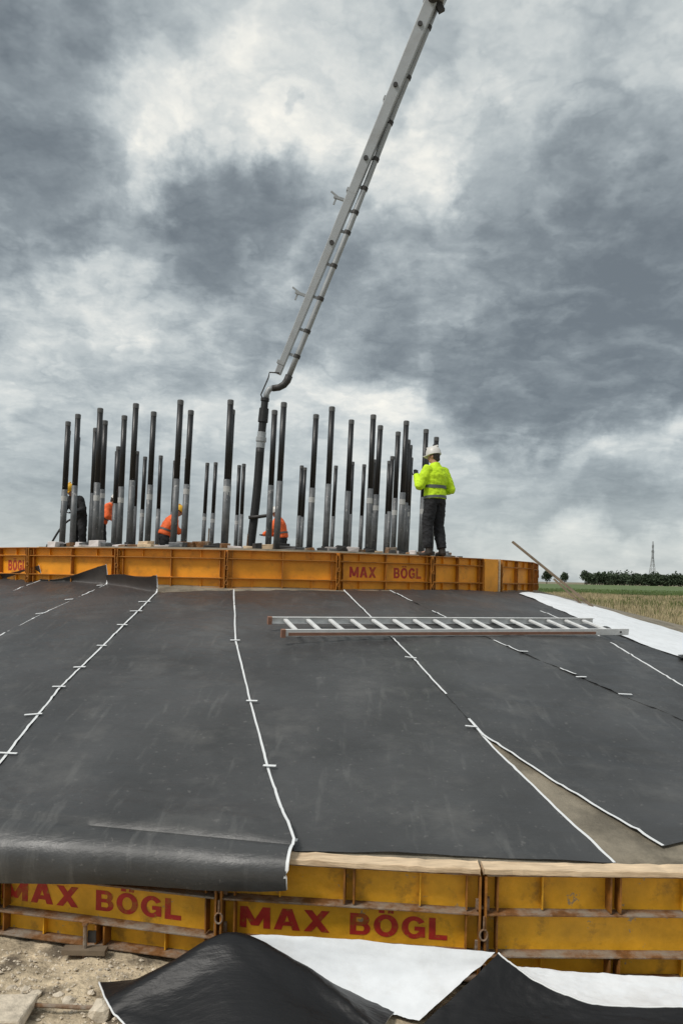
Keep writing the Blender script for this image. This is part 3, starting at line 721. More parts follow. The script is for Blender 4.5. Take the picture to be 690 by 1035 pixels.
# ------------------------------------------------------------------ anchor rods on the pedestal
ZB = 2.70
CR = C1 + Vector((-.12, 0))
def make_rod(name):
    root = link(name, None)
    m = MB(); m.lathe([(.057, 0.0), (.057, 1.22)], 14); m.build('lower_sleeve', MT['galv'], root, smooth=True)
    m = MB(); m.lathe([(.052, 1.2205), (.052, 2.56)], 14); m.build('upper_sleeve', MT['pblack'], root, smooth=True)
    m = MB(); m.lathe([(.0535, 2.52), (.0555, 2.535), (.0555, 2.60), (.046, 2.612)], 14); m.build('cap', MT['cap'], root)
    m = MB(); m.lathe([(.0585, 1.0), (.0585, 1.10)], 14); m.build('label_band', MT['label'], root)
    m = MB(); m.lathe([(.13, .012), (.13, .05), (.085, .07), (.085, .10)], 6); m.build('nut', MT['dark'], root)
    m = MB(); m.box((0, 0, .006), (.36, .30, .012)); m.build('base_plate', MT['galv'], root)
    return root
ro_, ri_ = make_rod('anchor_rod'), make_rod('anchor_rod')
rr = random.Random(3)
for k in range(28):
    th = .0 + k * 2 * math.pi / 28
    for src, rad, lb, gp in ((ro_, 4.08, 'black-topped anchor rod in grey sleeve, in the outer circle of the pedestal', 'outer circle of anchor rods'),
                             (ri_, 3.50, 'black-topped anchor rod in grey sleeve, in the inner circle of the pedestal', 'inner circle of anchor rods')):
        o = src if k == 0 else copy_tree(src)
        p = near_pt(CR, rad, th + (-.02 if src is ri_ else 0))
        o.location = (p.x, p.y, ZB); o.rotation_euler = (rr.uniform(-.006, .006), .028 + rr.uniform(-.006, .006), th)
        o.rotation_euler = (Matrix.Rotation(.028 + rr.uniform(-.007, .007), 3, 'Y') @ Matrix.Rotation(rr.uniform(-.006, .006), 3, 'X') @ Matrix.Rotation(th, 3, 'Z')).to_euler()
        o.scale = (1, 1, 1 + rr.uniform(-.008, .008) - (.01 if src is ri_ else 0))
        for ch in list(o.children):
            if k > 0 and ch.name.startswith('label_band'):
                if rr.random() < .62: bpy.data.objects.remove(ch)
                else: ch.location.z += rr.uniform(-.14, .05)
        tag(o, lb, 'anchor rod', gp)
# pale foam blocks and offcuts between the rods
fr_ = random.Random(11)
for k in range(70):
    th = -1.35 + 2.75 * (k + fr_.random() * .8) / 70
    p = near_pt(C1, fr_.uniform(4.25, 4.62), th); sx, sy, sz = fr_.uniform(.10, .34), fr_.uniform(.08, .2), fr_.uniform(.03, .12)
    m = MB(); m.box((0, 0, sz / 2), (sx, sy, sz))
    m.v = [(x + fr_.uniform(-.015, .015), y + fr_.uniform(-.015, .015), z if z < .001 else z + fr_.uniform(-.012, .012)) for x, y, z in m.v]
    o = m.build('offcut_block', MT[(kd := fr_.choice(('foam', 'foam', 'galv', 'dark', 'timber', 'rust')))], loc=(p.x, p.y, ZB)); o.rotation_euler.z = th + fr_.uniform(-.4, .4); bevel(o, .008)
    ad = dict(foam='pale', galv='grey', dark='dark steel', timber='raw timber', rust='rusty')[kd]
    tag(o, f'small {ad} block lying on the pedestal at the feet of the anchor rods', 'block', f'{ad} blocks among the anchor rods')

# ------------------------------------------------------------------ concrete pump boom
def make_boom():
    tip = Vector((-1.30, 15.5, 6.28)); hin = Vector((1.50, 14.7, 13.25)); d = (hin - tip); ln = d.length; d.normalize()
    side = d.cross(Vector((0, 1, 0))).normalized()     # to the right in the picture
    if side.x < 0: side = -side
    root = tag(link('pump_boom', None, loc=(-1.74, 15.5, 2.6)), 'grey concrete pump boom reaching down to the pedestal with a black end hose', 'pump boom')
    b = root.location
    def box_beam(p, q, w0, w1, h0, h1, name, material):
        dd = (q - p).normalized(); s = dd.cross(Vector((0, 1, 0))).normalized(); u = s.cross(dd)
        m = MB(); vs_ = []
        for c_, w, h in ((p, w0, h0), (q, w1, h1)):
            vs_ += [c_ + s * x * w / 2 + u * y * h / 2 - b for x, y in ((-1, -1), (1, -1), (1, 1), (-1, 1))]
        m.add(vs_, [(0, 1, 5, 4), (1, 2, 6, 5), (2, 3, 7, 6), (3, 0, 4, 7), (3, 2, 1, 0), (4, 5, 6, 7)])
        o = m.build(name, material, root); bevel(o, .012); return o
    arm = box_beam(tip - side * .07, hin - side * .02, .125, .23, .125, .24, 'boom_section', MT['boom'])
    for t in (.03, .5, .74):
        p = tip.lerp(hin, t) - side * (.09 - .05 * t) - b; s_ = .15 + .09 * t
        m = MB(); m.bar(p - d * .035, p + d * .035, s_, s_ * .95, up=(0, 1, 0)); m.build('stiffening_collar', MT['boom'], arm)
    # delivery pipe beside the arm
    off = lambda t: side * lerp(.165, .09, min(1, max(0, t - .42) * 3)) + Vector((0, lerp(0, .17, min(1, max(0, t - .42) * 3)), 0))
    pts = [tip.lerp(hin, t) + off(t) - Vector((0, .05, 0)) - b for t in [i / 12 for i in range(13)]]
    m = MB(); m.tube(pts, .055, 12); dp = m.build('delivery_pipe', MT['pipe'], root, smooth=True)
    for t in (.06, .13, .22, .31, .40, .455, .52, .6, .7, .82, .95):
        p = tip.lerp(hin, t) + off(t) - Vector((0, .05, 0)) - b
        m = MB(); m.tube([p - d * .035, p + d * .035], .068, 12); m.build('pipe_coupling', MT['dark'], dp)
        m = MB(); q = tip.lerp(hin, t) - b; m.bar(q, p + side * (.05), .03, .05, up=d); m.build('pipe_bracket', MT['pipe'], dp)
    # stub brackets on the other side
    for t in (.215, .475):
        q = tip.lerp(hin, t) - side * .10 - b
        m = MB(); m.bar(q, q - side * .26 - Vector((0, 0, .02)), .06, .05, up=d); m.bar(q - side * .16 + d * .0, q - side * .34 + d * .05, .035, .03, up=d); m.bar(q - side * .20, q - side * .2 - d * .16, .03, .03, up=side)
        m.build('stub_bracket', MT['pipe'], root)
    for t in (.36, .585, .775, .93):
        q = tip.lerp(hin, t) - side * .04 - Vector((0, .07 + .06 * t, 0)) - b
        m = MB(); m.tube([q + Vector((0, .02, 0)), q - Vector((0, .02, 0))], .045, 12); m.build('pin', MT['dark'], root)
    # elbow, reducer and hose
    e0 = pts[0]; j = Vector((-1.56, 15.45, 5.86)) - b
    el = [e0 + d * .05, e0 - d * .06, e0 - d * .16 - side * .03, Vector((-1.33, 15.44, 6.02)) - b, Vector((-1.46, 15.44, 6.0)) - b]
    m = MB(); m.tube(el, [.075, .075, .07, .066, .064], 12); m.build('elbow', MT['dark'], root, smooth=True)
    m = MB(); m.tube([Vector((-1.44, 15.44, 6.02)) - b, Vector((-1.53, 15.44, 5.97)) - b, Vector((-1.575, 15.44, 5.88)) - b, Vector((-1.58, 15.44, 5.78)) - b], .058, 12); m.build('swivel_bend', MT['pipe'], root, smooth=True)
    m = MB(); m.tube([Vector((-1.64, 15.40, 5.76)) - b, Vector((-1.68, 15.40, 5.86)) - b, Vector((-1.54, 15.40, 6.2)) - b, Vector((-1.52, 15.4, 6.31)) - b, Vector((-1.32, 15.4, 6.3)) - b], .014, 8); m.build('safety_cable', MT['dark'], root, smooth=True)
    hz = [(5.80, .085), (5.74, .085), (5.735, .07), (5.60, .072), (5.595, .095), (5.32, .10), (5.31, .078), (5.12, .078)]
    hx = lambda z: lerp(-1.60, -1.83, (5.8 - z) / 3.1)
    m = MB(); m.tube([Vector((hx(z), 15.44, z)) - b for z, r in hz], [r for z, r in hz], 14); m.build('hose_coupling', MT['rubber'], root)
    m = MB(); m.tube([Vector((hx(z), 15.44, z)) - b for z in (5.12, 5.02, 5.015, 4.93, 4.925, 4.80)], [.088, .088, .105, .105, .088, .088], 14); m.build('hose_clamp', MT['pipe'], root)
    m = MB(); zs_ = [4.80 - i * .1 for i in range(22)]
    m.tube([Vector((hx(z) + .015 * math.sin(z * 2), 15.44, z)) - b for z in zs_], .086, 14); ho = m.build('end_hose', MT['rubber'], root, smooth=True)
    m = MB(); z = 3.42; m.tube([Vector((hx(z) - .09, 15.34, z - .02)) - b, Vector((hx(z) + .12, 15.34, z)) - b, Vector((hx(z) + .30, 15.34, z + .03)) - b, Vector((hx(z) + .32, 15.34, z + .1)) - b], .035, 8); m.build('hose_handle', MT['dark'], ho, smooth=True)
    # hinge and the sections that carry on out of the picture to the pump's slewing column
    m = MB(); m.tube([hin - Vector((0, .26, 0)) - b, hin + Vector((0, .26, 0)) - b], .11, 16); m.bar(hin + side * .12 - b, hin + side * .24 - d * .1 - b, .08, .12, up=d); m.build('hinge', MT['dark'], root)
    k2 = Vector((6.5, 15.5, 25.0)); k3 = Vector((25, 17, 4.2))
    box_beam(hin + Vector((0, .02, 0)) + d * .05, k2, .40, .55, .36, .5, 'boom_section', MT['boom']); box_beam(k2 + Vector((0, .03, .1)), k3, .55, .8, .5, .7, 'boom_section', MT['boom'])
    m = MB(); m.lathe([(.75, GZ - .1), (.75, 1.2), (.5, 1.3), (.5, 4.0), (.62, 4.1), (.62, 4.5)], 20, (25 - b.x, 17 - b.y, -b.z)); m.build('slewing_column', MT['boom'], root)
make_boom()

# ------------------------------------------------------------------ people
def etube(mb, pts, rads, lat=Vector((1, 0, 0)), n=16):
    pts = [Vector(p) for p in pts]; vs_ = []; fs_ = []
    for i, p in enumerate(pts):
        t = (pts[min(i + 1, len(pts) - 1)] - pts[max(i - 1, 0)]).normalized()
        l = lat - t * lat.dot(t)
        l = l.normalized() if l.length > 1e-3 else t.cross(Vector((0, 1, 0))).normalized()
        u = t.cross(l); rx, ry = rads[i] if hasattr(rads[i], '__len__') else (rads[i], rads[i])
        vs_ += [p + l * math.cos(2 * math.pi * k / n) * rx + u * math.sin(2 * math.pi * k / n) * ry for k in range(n)]
    for i in range(len(pts) - 1):
        for k in range(n):
            a = i * n + k; b = i * n + (k + 1) % n; fs_.append((a, b, b + n, a + n))
    fs_ += [tuple(range(n - 1, -1, -1)), tuple(range((len(pts) - 1) * n, len(pts) * n))]
    mb.add(vs_, fs_)
def ball(mb, c, r, n=12):
    prof = [(max(.002, math.sin(math.pi * i / 8)), -math.cos(math.pi * i / 8)) for i in range(9)]
    c = Vector(c); r = Vector(r if hasattr(r, '__len__') else (r, r, r)); m = MB(); m.lathe(prof, n)
    mb.add([c + Vector((v[0] * r.x, v[1] * r.y, v[2] * r.z)) for v in m.v], m.f)
def fuse(mb, material, voxel=.014, it=4, fold=0):
    """weld overlapping closed shapes into one continuous skin"""
    me = mb.mesh('tmp', material); o = bpy.data.objects.new('tmp', me); col.objects.link(o)
    r = o.modifiers.new('r', 'REMESH'); r.mode = 'VOXEL'; r.voxel_size = voxel; r.use_smooth_shade = True
    sm = o.modifiers.new('s', 'SMOOTH'); sm.iterations = it; sm.factor = .5
    dg = bpy.context.evaluated_depsgraph_get(); res = bpy.data.meshes.new_from_object(o.evaluated_get(dg))
    bpy.data.objects.remove(o); bpy.data.meshes.remove(me)
    if fold:
        for v in res.vertices:
            c_ = v.co; v.co = c_ + v.normal * fold * (fbm(c_.x * 7, c_.y * 7, c_.z * 11, 3) + .6 * max(0, 1 - 4 * abs(fbm(c_.x * 5 + 3, c_.y * 5, c_.z * 9 + c_.x * 8, 2))))
    res.materials.clear(); res.materials.append(material); res.polygons.foreach_set('use_smooth', [True] * len(res.polygons)); return res
def make_person(label, loc, yaw, P, jacket, trousers, helmet, bands=(), gloves='trouser', vx=.014, group=None):
    """P: joint positions in metres, feet at z = 0, facing +y"""
    V = {k: Vector(v) for k, v in P.items()}
    root = tag(link('person', None, loc=loc, rot=(0, 0, yaw)), label, 'person', group)
    X = Vector((1, 0, 0)); up = (V['neck'] - V['chest']).normalized()
    shl, shr = V['chest'] + up * .075 - X * .18, V['chest'] + up * .075 + X * .18
    hl, hr = V['pelvis'] - X * .09 - Vector((0, 0, .04)), V['pelvis'] + X * .09 - Vector((0, 0, .04))
    hd = (V['head'] - V['neck']).normalized(); fwd = Vector(P.get('look', (0, 1, 0))).normalized(); fwd = (fwd - hd * fwd.dot(hd)).normalized(); sd_ = fwd.cross(hd).normalized()
    # body, one continuous mesh
    m = MB()
    etube(m, [V['pelvis'] - up * .06, V['pelvis'], V['waist'], V['chest'], V['chest'] + up * .12, V['neck']], [(.12, .09), (.15, .11), (.125, .095), (.155, .11), (.13, .08), (.06, .06)])
    etube(m, [V['neck'] - up * .04, V['neck'] + hd * .05, V['head']], [.062, .056, .055])
    ball(m, V['head'] + hd * .02, (.076, .095, .115)); ball(m, V['head'] + fwd * .035 - hd * .05, (.055, .055, .055))
    ball(m, V['head'] + fwd * .10 - hd * .01, .018); ball(m, V['head'] + fwd * .088 - hd * .055, (.025, .012, .01))
    for q in (-1, 1): ball(m, V['head'] + sd_ * q * .078 - hd * .005, (.014, .02, .03)); ball(m, V['head'] + sd_ * q * .03 + fwd * .082 + hd * .02, .012)
    for sh, e, w, hp, kn, an, to in ((shl, 'el', 'wl', hl, 'kl', 'al', 'tl'), (shr, 'er', 'wr', hr, 'kr', 'ar', 'tr')):
        etube(m, [sh, sh.lerp(V[e], .5), V[e], V[e].lerp(V[w], .3), V[w]], [.05, .046, .038, .04, .026])
        etube(m, [hp, hp.lerp(V[kn], .4), V[kn], V[kn].lerp(V[an], .3), V[an]], [.085, .075, .052, .055, .036]); etube(m, [V[an] + Vector((0, 0, .02)), V[an] - Vector((0, 0, .03)), V[to]], [.036, .04, .028])
    link('body', fuse(m, MT['skin'], vx), root)
    # jacket
    m = MB(); dn = (V['pelvis'] - V['waist']).normalized()
    etube(m, [V['pelvis'] + dn * .02, V['pelvis'] - dn * .03, V['waist'], V['waist'].lerp(V['chest'], .5), V['chest'], V['chest'] + up * .10, V['neck'] - up * .01, V['neck'] + up * .03], [(.195, .155), (.2, .16), (.188, .155), (.205, .16), (.215, .155), (.175, .125), (.085, .09), (.076, .082)])
    for sh, e, w in ((shl, 'el', 'wl'), (shr, 'er', 'wr')):
        ball(m, sh, .092); ball(m, V[e], .074); etube(m, [sh, sh.lerp(V[e], .5), V[e]], [.09, .084, .074]); etube(m, [V[e], V[e].lerp(V[w], .5), V[w]], [.074, .068, .054]); ball(m, sh.lerp(V['chest'] + up * .1, .5), .085)
    jk = link('jacket', fuse(m, MT[jacket], vx, 3, .009), root)
    for (f0, f1, mt) in bands:
        mm = MB(); ax = [V['pelvis'] + dn * .02, V['waist'], V['chest']]
        a, b = poly(ax, f0), poly(ax, f1); etube(mm, [a, b], [(.203, .168), (.203, .168)], n=28); mm.f = mm.f[:-2]; mm.m = mm.m[:-2]
        link('reflective_band', mm.mesh('reflective_band', MT[mt], True), jk)
    # trousers
    m = MB()
    etube(m, [V['waist'].lerp(V['pelvis'], .5), V['pelvis'], V['pelvis'] - Vector((0, 0, .09))], [(.15, .12), (.17, .135), (.15, .12)])
    for hp, kn, an in ((hl, 'kl', 'al'), (hr, 'kr', 'ar')):
        etube(m, [hp + Vector((0, 0, .03)), hp.lerp(V[kn], .4), V[kn], V[kn].lerp(V[an], .45), V[an] + Vector((0, 0, .03))], [(.105, .115), .105, .09, .088, .08])
        ball(m, hp.lerp(V[kn], .55) + (X * .07 if hp is hr else X * -.07), (.03, .06, .09))
    link('trousers', fuse(m, MT[trousers], vx, 3, .011), root)
    # boots, gloves, helmet
    for an, to in (('al', 'tl'), ('ar', 'tr')):
        m = MB(); etube(m, [V[an] + Vector((0, 0, .06)), V[an] - Vector((0, .01, .03)), V[an] - Vector((0, .03, .07))], [.055, .06, .055]); etube(m, [V[an] - Vector((0, .06, .05)), V[an].lerp(V[to], .5) - Vector((0, 0, .04)), V[to]], [(.045, .045), (.05, .045), (.042, .035)])
        me = fuse(m, MT['boot'], .013, 2); zmin = min(v.co.z for v in me.vertices)
        link('boot', me, root)
    for e, w in (('el', 'wl'), ('er', 'wr')):
        m = MB(); d = (V[w] - V[e]).normalized(); s_ = d.cross(Vector((0, 0, 1)) if abs(d.z) < .9 else Vector((0, 1, 0))).normalized(); n_ = s_.cross(d)
        etube(m, [V[w] - d * .02, V[w] + d * .04, V[w] + d * .09], [(.03, .03), (.042, .022), (.043, .018)], lat=s_)
        for k, ln in enumerate((.075, .085, .08, .062)):
            b0 = V[w] + d * .085 + s_ * (-.031 + k * .0205); etube(m, [b0, b0 + d * ln * .5 + n_ * .008, b0 + d * ln * .8 + n_ * .035], [.0105, .010, .008], n=8)
        b0 = V[w] + d * .02 - s_ * .035; etube(m, [b0, b0 + d * .035 - s_ * .03, b0 + d * .07 - s_ * .03 + n_ * .02], [.013, .012, .009], n=8)
        link('glove', fuse(m, MT[gloves], .006, 1), root)
    m = MB(); ball(m, V['head'] + hd * .03 - fwd * .018, (.088, .098, .115)); ball(m, V['head'] - hd * .045 - fwd * .045, (.06, .05, .05)); link('hair', fuse(m, MT['boot'], .012, 2), root)
    hc = V['head'] + hd * .055
    m = MB(); prof = [(.122, -.025), (.122, .0), (.116, .045), (.10, .085), (.065, .112), (.03, .123), (.004, .125)]
    mm = MB(); mm.lathe(prof, 20)
    rotm = Matrix((sd_, fwd, hd)).transposed()
    m.add([hc + rotm @ Vector((v[0] * .93, v[1] * 1.06, v[2])) for v in mm.v], mm.f)
    mm = MB(); mm.box((0, .135, -.02), (.14, .05, .01)); m.add([hc + rotm @ Vector(v) for v in mm.v], mm.f)
    mm = MB(); mm.box((0, .0, .118), (.035, .2, .025)); m.add([hc + rotm @ Vector(v) for v in mm.v], mm.f)
    me = m.mesh('helmet', MT[helmet]); smooth_angle(me, 45); link('helmet', me, root)
    return root, V
STAND = dict(pelvis=(0, 0, .95), waist=(0, .015, 1.12), chest=(0, .0, 1.32), neck=(0, .02, 1.50), head=(0, .05, 1.63), look=(-.5, 1, -.05),
             el=(-.30, .04, 1.13), wl=(-.17, .27, 1.33), er=(.29, -.07, 1.11), wr=(.20, .20, 1.08),
             kl=(-.125, .035, .50), al=(-.135, -.01, .10), tl=(-.17, .15, .035), kr=(.115, .03, .50), ar=(.125, -.05, .10), tr=(.16, .11, .035))
wk, V = make_person('person in yellow hi-vis jacket, black trousers and white helmet standing on the pedestal rim', (1.50, 12.62, 2.622), .62, STAND, 'hivis', 'trouser', 'helmet', bands=((.02, .13, 'reflect'), (.47, .60, 'reflect')), vx=.012)
BENT = dict(pelvis=(0, 0, .84), waist=(0, .12, .96), chest=(0, .30, 1.06), neck=(0, .43, 1.12), head=(0, .53, 1.17), look=(0, .6, -1),
            el=(-.26, .42, .85), wl=(-.16, .55, .66), er=(.26, .42, .85), wr=(.16, .55, .66),
            kl=(-.12, .10, .46), al=(-.14, -.03, .10), tl=(-.16, .13, .035), kr=(.12, .12, .46), ar=(.14, .02, .10), tr=(.16, .18, .035))
LEAN = dict(STAND, waist=(0, .06, 1.11), chest=(0, .16, 1.28), neck=(0, .27, 1.42), head=(0, .34, 1.53), look=(0, 1, -.5), wl=(-.14, .42, 1.02), el=(-.28, .22, 1.08), wr=(.14, .42, 1.02), er=(.28, .22, 1.08))
make_person('person in orange vest and yellow helmet leaning forward among the anchor rods', (-4.38, 19.0, 2.255), math.radians(-65), LEAN, 'orangevest', 'trouser', 'helmety', bands=((.3, .42, 'reflect'),), vx=.018)
make_person('person in orange vest and white helmet leaning forward beyond the rods, mostly hidden', (-6.35, 20.3, 2.622), math.radians(-85), LEAN, 'orangevest', 'trouser', 'helmet', bands=((.3, .42, 'reflect'),), vx=.018)
make_person('person in yellow helmet and dark clothes behind the rods by the curved cable', (-6.30, 18.5, 2.622), math.radians(160), LEAN, 'trouser', 'trouser', 'helmety', vx=.018)
make_person('person in orange jacket seen side-on behind two rods, reaching towards the pump hose', (-1.50, 19.2, 2.255), math.radians(80), dict(LEAN, chest=(0, .07, 1.28), neck=(0, .12, 1.43), head=(0, .15, 1.55), waist=(0, .03, 1.11)), 'orangevest', 'trouser', 'helmet', bands=((.3, .42, 'reflect'),), vx=.018)
rb = random.Random(8)
for x, y in ((-1.83, 14.75), (-3.1, 15.1), (-.4, 15.2), (-2.6, 14.9)):
    m = MB(); hh_ = rb.uniform(.75, .95); m.tube([(0, 0, 0), (.01, 0, hh_ * .5), (.03, .01, hh_)], .014, 8)
    tag(m.build('rebar', MT['rust'], loc=(x, y, 2.25)), 'thin rusty reinforcing bar standing up inside the circles of rods', 'rebar', 'reinforcing bars in the pedestal')

# curved black cable at the pedestal's edge
m = MB(); pts = []
for i in range(15):
    a = i / 14; pts.append((.55 * a, .1 * a, .02 + .75 * math.sin(a * math.pi * .5) - .0 * a))
m.tube(pts, .022, 8); o = m.build('cable', MT['rubber'], loc=(-6.35, 16.6, 2.622), smooth=True)
tag(o, 'black cable arching up from the pedestal rim to the anchor rods', 'cable')

# ------------------------------------------------------------------ timber poles leaning on the pedestal ring
def pole(a, b, w, h, label):
    a, b = Vector(a), Vector(b); m = MB(); m.bar(Vector(), b - a, w, h); o = m.build('timber_pole', MT['weathered'], loc=a); bevel(o, .004); return tag(o, label, 'pole')
fz = slab_z(4.38, 13.45)
pole((4.38, 13.45, fz + .07), (3.22, 14.62, 2.99), .042, .04, 'long weathered timber pole leaning against the end of the orange formwork')
pole((4.22, 13.60, slab_z(4.22, 13.6) + .07), (3.84, 13.98, 2.30), .03, .03, 'short thin lath leaning below the long timber pole')

# ------------------------------------------------------------------ foreground odds and ends
def stone(x, y, r, seed, sq=(1, 1, .6)):
    rng = random.Random(seed); bm = bmesh.new(); bmesh.ops.create_icosphere(bm, subdivisions=2, radius=r)
    for v in bm.verts:
        n = 1 + .45 * noise.noise(v.co / r * 1.1 + Vector((seed, 0, 0))); v.co = Vector((v.co.x * sq[0], v.co.y * sq[1], v.co.z * sq[2])) * n
        v.co.z = max(v.co.z, -.3 * r)
    me = bpy.data.meshes.new('stone'); bm.to_mesh(me); bm.free(); me.materials.append(MT['stone'])
    o = link('stone', me, loc=(x, y, ground_h(x, y) + .18 * r)); o.rotation_euler.z = rng.uniform(0, 6); return o
tag(stone(-1.21, 4.05, .075, 3, (.9, .8, .95)), 'pale broken stone at the corner of the black sheet', 'stone')
sr_ = random.Random(21)
for k, (x, y, r) in enumerate(((-1.62, 4.20, .035), (-1.50, 4.22, .03), (-1.42, 4.17, .04), (-1.70, 4.28, .026), (-1.33, 4.25, .022), (-1.57, 4.12, .022), (-1.36, 4.12, .028), (-1.80, 4.33, .03))):
    tag(stone(x, y, r, 30 + k), 'small pale stone lying on the sandy ground before the formwork', 'stone', 'small stones on the ground')
m = MB(); m.box((0, 0, .035), (.36, .26, .05)); m.v = [(x + sr_.uniform(-.02, .02), y + sr_.uniform(-.02, .02), z) for x, y, z in m.v]
o = m.build('slab_fragment', MT['stone'], loc=(-1.74, 3.98, GZ)); o.rotation_euler.z = .1; bevel(o, .012); tag(o, 'flat pale slab fragment beside the rusty bar', 'fragment')
m = MB(); m.tube([(-.35, 0, .03), (-.1, .004, .022), (.12, -.003, .02), (.34, .004, .028)], .011, 8); o = m.build('steel_bar', MT['rust'], loc=(-1.42, 4.06, GZ)); tag(o, 'rusty steel bar lying on the ground between pale stones', 'bar')
st = tag(link('steel_stake', None, loc=(-1.50, 4.66, GZ - .02)), 'steel stake driven in before the yellow formwork, with a small plate', 'stake')
m = MB(); m.tube([(0, 0, -.1), (0, 0, .20)], .013, 8); m.tube([(0, 0, .2), (0, 0, .215)], .02, 8); m.build('pin', MT['rust'], st)
m = MB(); m.box((.035, .02, .12), (.05, .012, .07)); m.build('plate', MT['dark'], st)
m = MB(); m.box((0, .0, .045), (.26, .07, .03)); m.build('foot_board', MT['weathered'], st)
# gravel
gr = random.Random(5); mb = MB()
for i in range(3200):
    x = gr.uniform(-2.6, -.5); y = gr.uniform(3.5, 4.75)
    if math.hypot(x - C2.x, y - C2.y) < R2 + .03: continue
    r = .004 + .013 * gr.random() ** 3; z = ground_h(x, y) + r * .2; q = [gr.uniform(.6, 1.2) for _ in range(6)]
    mb.add([(x + r * q[0], y, z), (x, y + r * q[1], z), (x - r * q[2], y, z), (x, y - r * q[3], z), (x, y, z + r * q[4] * .8), (x, y, z - r)], [(0, 1, 4), (1, 2, 4), (2, 3, 4), (3, 0, 4), (1, 0, 5), (2, 1, 5), (3, 2, 5), (0, 3, 5)])
tag(mb.build('gravel', MT['stone']), 'loose pale gravel scattered on the sandy ground', 'gravel', kind='stuff')

# ------------------------------------------------------------------ fields, wood and pylon beyond
br = random.Random(9); mb = MB()
for i in range(26000):
    y = 24 + 94 * br.random() ** .8; x = y * br.uniform(.14, .62)
    if math.hypot(x - C2.x, y - C2.y) < R2 + 5: continue
    h = br.uniform(.35, .85) * (1 + .3 * fbm(x * .08, y * .08)); w = .035 + y * .0006; gm = 1 if (fbm(x * .05, y * .09, 7) + br.uniform(-.5, .5)) > .28 else 0
    for k in range(3):
        a = br.uniform(0, math.pi); dx, dy = math.cos(a) * w, math.sin(a) * w; lx, ly = br.uniform(-.25, .25), br.uniform(-.25, .25)
        ox, oy = br.uniform(-.15, .15), br.uniform(-.15, .15)
        mb.add([(x + ox - dx, y + oy - dy, GZ - .03), (x + ox + dx, y + oy + dy, GZ - .03), (x + ox + lx, y + oy + ly, GZ + h)], [(0, 1, 2)], gm)
tag(mb.build('dry_grass', [MT['dry'], MT['green']]), 'pale dry grass and weeds on the strip before the green field', 'grass', kind='stuff')
mb = MB(); xs = [-150 + i * 5 for i in range(150)]; ys = [119, 119.3, 121, 125, 131, 140, 155, 180, 220, 280, 360, 450, 560]
for y in ys:
    for x in xs:
        z = GZ - .05 if y == 119 else GZ + .72 + .12 * fbm(x * .3, y * .3)
        mb.v.append((x, y, z))
for j in range(len(ys) - 1):
    for i in range(len(xs) - 1):
        a = j * len(xs) + i; mb.f.append((a, a + 1, a + 1 + len(xs), a + len(xs))); mb.m.append(0)
for i in range(24000):
    y = 118.6 + 60 * br.random() ** 2.2; x = y * br.uniform(.1, .62); a = br.uniform(0, math.pi); w = .09; dx, dy = math.cos(a) * w, math.sin(a) * w; h = br.uniform(.7, 1.05)
    mb.add([(x - dx, y - dy, GZ + (0 if y < 120 else .5)), (x + dx, y + dy, GZ + (0 if y < 120 else .5)), (x + br.uniform(-.25, .25), y + br.uniform(-.2, .2), GZ + h)], [(0, 1, 2)])
tag(mb.build('crop', MT['crop']), 'green arable crop in a level field before the dark wood', 'crop', kind='stuff')
def crown(mb, c, rx, rz, n, leaf, rng):
    for i in range(n):
        u = rng.uniform(-1, 1); a = rng.uniform(0, 2 * math.pi); s = math.sqrt(1 - u * u); rr_ = rng.random() ** .4
        rr_ *= .78 + .35 * noise.noise(Vector((math.cos(a) * s * 1.7, math.sin(a) * s * 1.7, u * 1.7)) + Vector(c) * .13)
        p = Vector((c[0] + rx * rr_ * s * math.cos(a), c[1] + rx * rr_ * s * math.sin(a), c[2] + rz * rr_ * u))
        d1 = Vector((rng.uniform(-1, 1), rng.uniform(-1, 1), rng.uniform(-1, 1))).normalized() * leaf * rng.uniform(.5, 1); d2 = d1.cross(Vector((rng.uniform(-1, 1), rng.uniform(-1, 1), rng.uniform(-1, 1)))).normalized() * leaf * rng.uniform(.4, .9)
        mb.add([p - d1, p + d2 * .8, p + d1, p - d2], [(0, 1, 2, 3)])
def tree(x, y, h, rx, label, seed):
    rng = random.Random(seed); t = tag(link('tree', None, loc=(x, y, GZ - .1)), label, 'tree')
    m = MB(); m.tube([(0, 0, 0), (.1, 0, h * .25), (0, .1, h * .5), (.1, 0, h * .8)], [.35, .28, .2, .05], 8)
    for k in range(5):
        a = k * 1.3; m.tube([(0, 0, h * (.28 + .07 * k)), (math.cos(a) * rx * .6, math.sin(a) * rx * .6, h * (.45 + .08 * k))], [.14, .04], 6)
    m.build('trunk', MT['bark'], t)
    m = MB(); crown(m, (0, 0, h * .6), rx, h * .42, 420, h * .075, rng)
    for k in range(5):
        a = rng.uniform(0, 6.28); crown(m, (math.cos(a) * rx * .5, math.sin(a) * rx * .5, h * rng.uniform(.5, .8)), rx * .5, h * .2, 90, h * .06, rng)
    m.build('crown', MT['leaf'], t)
TD = 560
tree(.2655 * TD, TD, 11.0, 4.6, 'small round tree standing alone nearest the orange formwork on the horizon', 1)
tree(.2885 * TD, TD, 10.0, 4.0, 'small round tree standing alone between its neighbour and the wood', 2)
tree(.3165 * TD, TD, 11.6, 5.4, 'round tree at the open end of the dark wood on the horizon', 3)
wr_ = random.Random(4); mb = MB()
x = .325
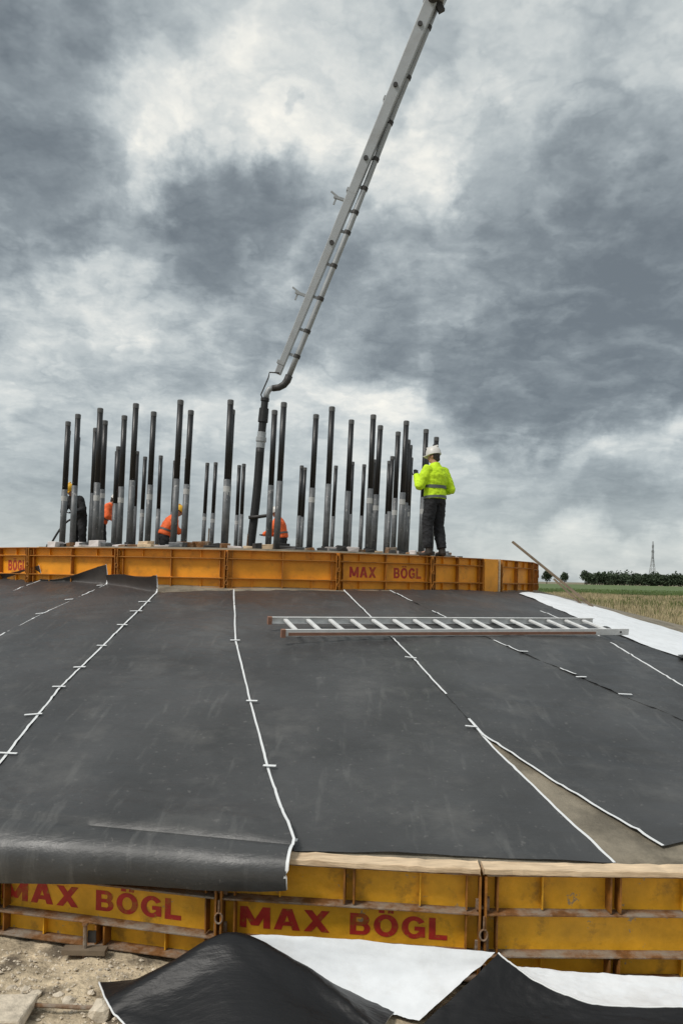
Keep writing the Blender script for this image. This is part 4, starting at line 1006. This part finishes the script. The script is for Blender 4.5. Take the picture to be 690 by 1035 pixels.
while x < .95:
    for row in range(2):
        d = TD + 15 + row * 18 + wr_.uniform(-6, 6); h = wr_.uniform(9.4, 11.6) + 1.2 * fbm(x * 30, row) + .8 * row; rx = wr_.uniform(5, 7)
        crown(mb, (x * d + wr_.uniform(-2, 2), d, GZ + h * .5), rx, h * .54, 420, 1.0, wr_)
    mb.tube([(x * TD, TD + 18, GZ), (x * TD, TD + 18, 5)], .3, 6)
    x += .0085
tag(mb.build('wood', MT['leaf']), 'dark line of woodland along the horizon below the pylon', 'wood', kind='stuff')
def pylon(x, y, h):
    root = tag(link('pylon', None, loc=(x, y, GZ - .2)), 'grey lattice power pylon rising above the distant wood', 'pylon')
    def half(z): return lerp(4.2, .9, min(1, z / (h * .62))) if z < h * .62 else lerp(.9, .25, (z - h * .62) / (h * .38))
    m = MB(); lv = [0, 8, 15, 21, 26, 30, 33.5, 37, 40, 43, 46, h]
    for sx, sy in ((-1, -1), (1, -1), (1, 1), (-1, 1)):
        for a, b in zip(lv, lv[1:]): m.bar((sx * half(a), sy * half(a), a), (sx * half(b), sy * half(b), b), .42, .42, up=(0, 1, .01))
    m.build('leg_frame', MT['pylon'], root)
    m = MB()
    for i, (a, b) in enumerate(zip(lv, lv[1:])):
        for f in range(4):
            def pt(k, z):
                q = half(z); return Vector(((-q, -q, z), (q, -q, z), (q, q, z), (-q, q, z))[k % 4])
            m.bar(pt(f, a), pt(f + 1, b), .22, .22, up=(.3, .5, .1)); m.bar(pt(f + 1, a), pt(f, b), .22, .22, up=(.3, .5, .1))
    m.build('bracing', MT['pylon'], root)
    for z, l in ((h * .64, 5.4), (h * .78, 6.6), (h * .90, 4.6)):
        m = MB(); dirv = Vector((.55, .83, 0))
        for s in (-1, 1):
            e = dirv * l * s + Vector((0, 0, z + .3))
            for k in (-.9, .9): m.bar(Vector((dirv.y * k, -dirv.x * k, z - .6)), e, .3, .3, up=(0, .1, 1)); m.bar(Vector((dirv.y * k, -dirv.x * k, z + 1.1)), e, .26, .26, up=(0, .1, 1))
            m.bar(e, e - Vector((0, 0, 2.2)), .3, .3, up=(0, 1, 0))
        m.build('crossarm', MT['pylon'], root)
pylon(.402 * 880, 880, 51)
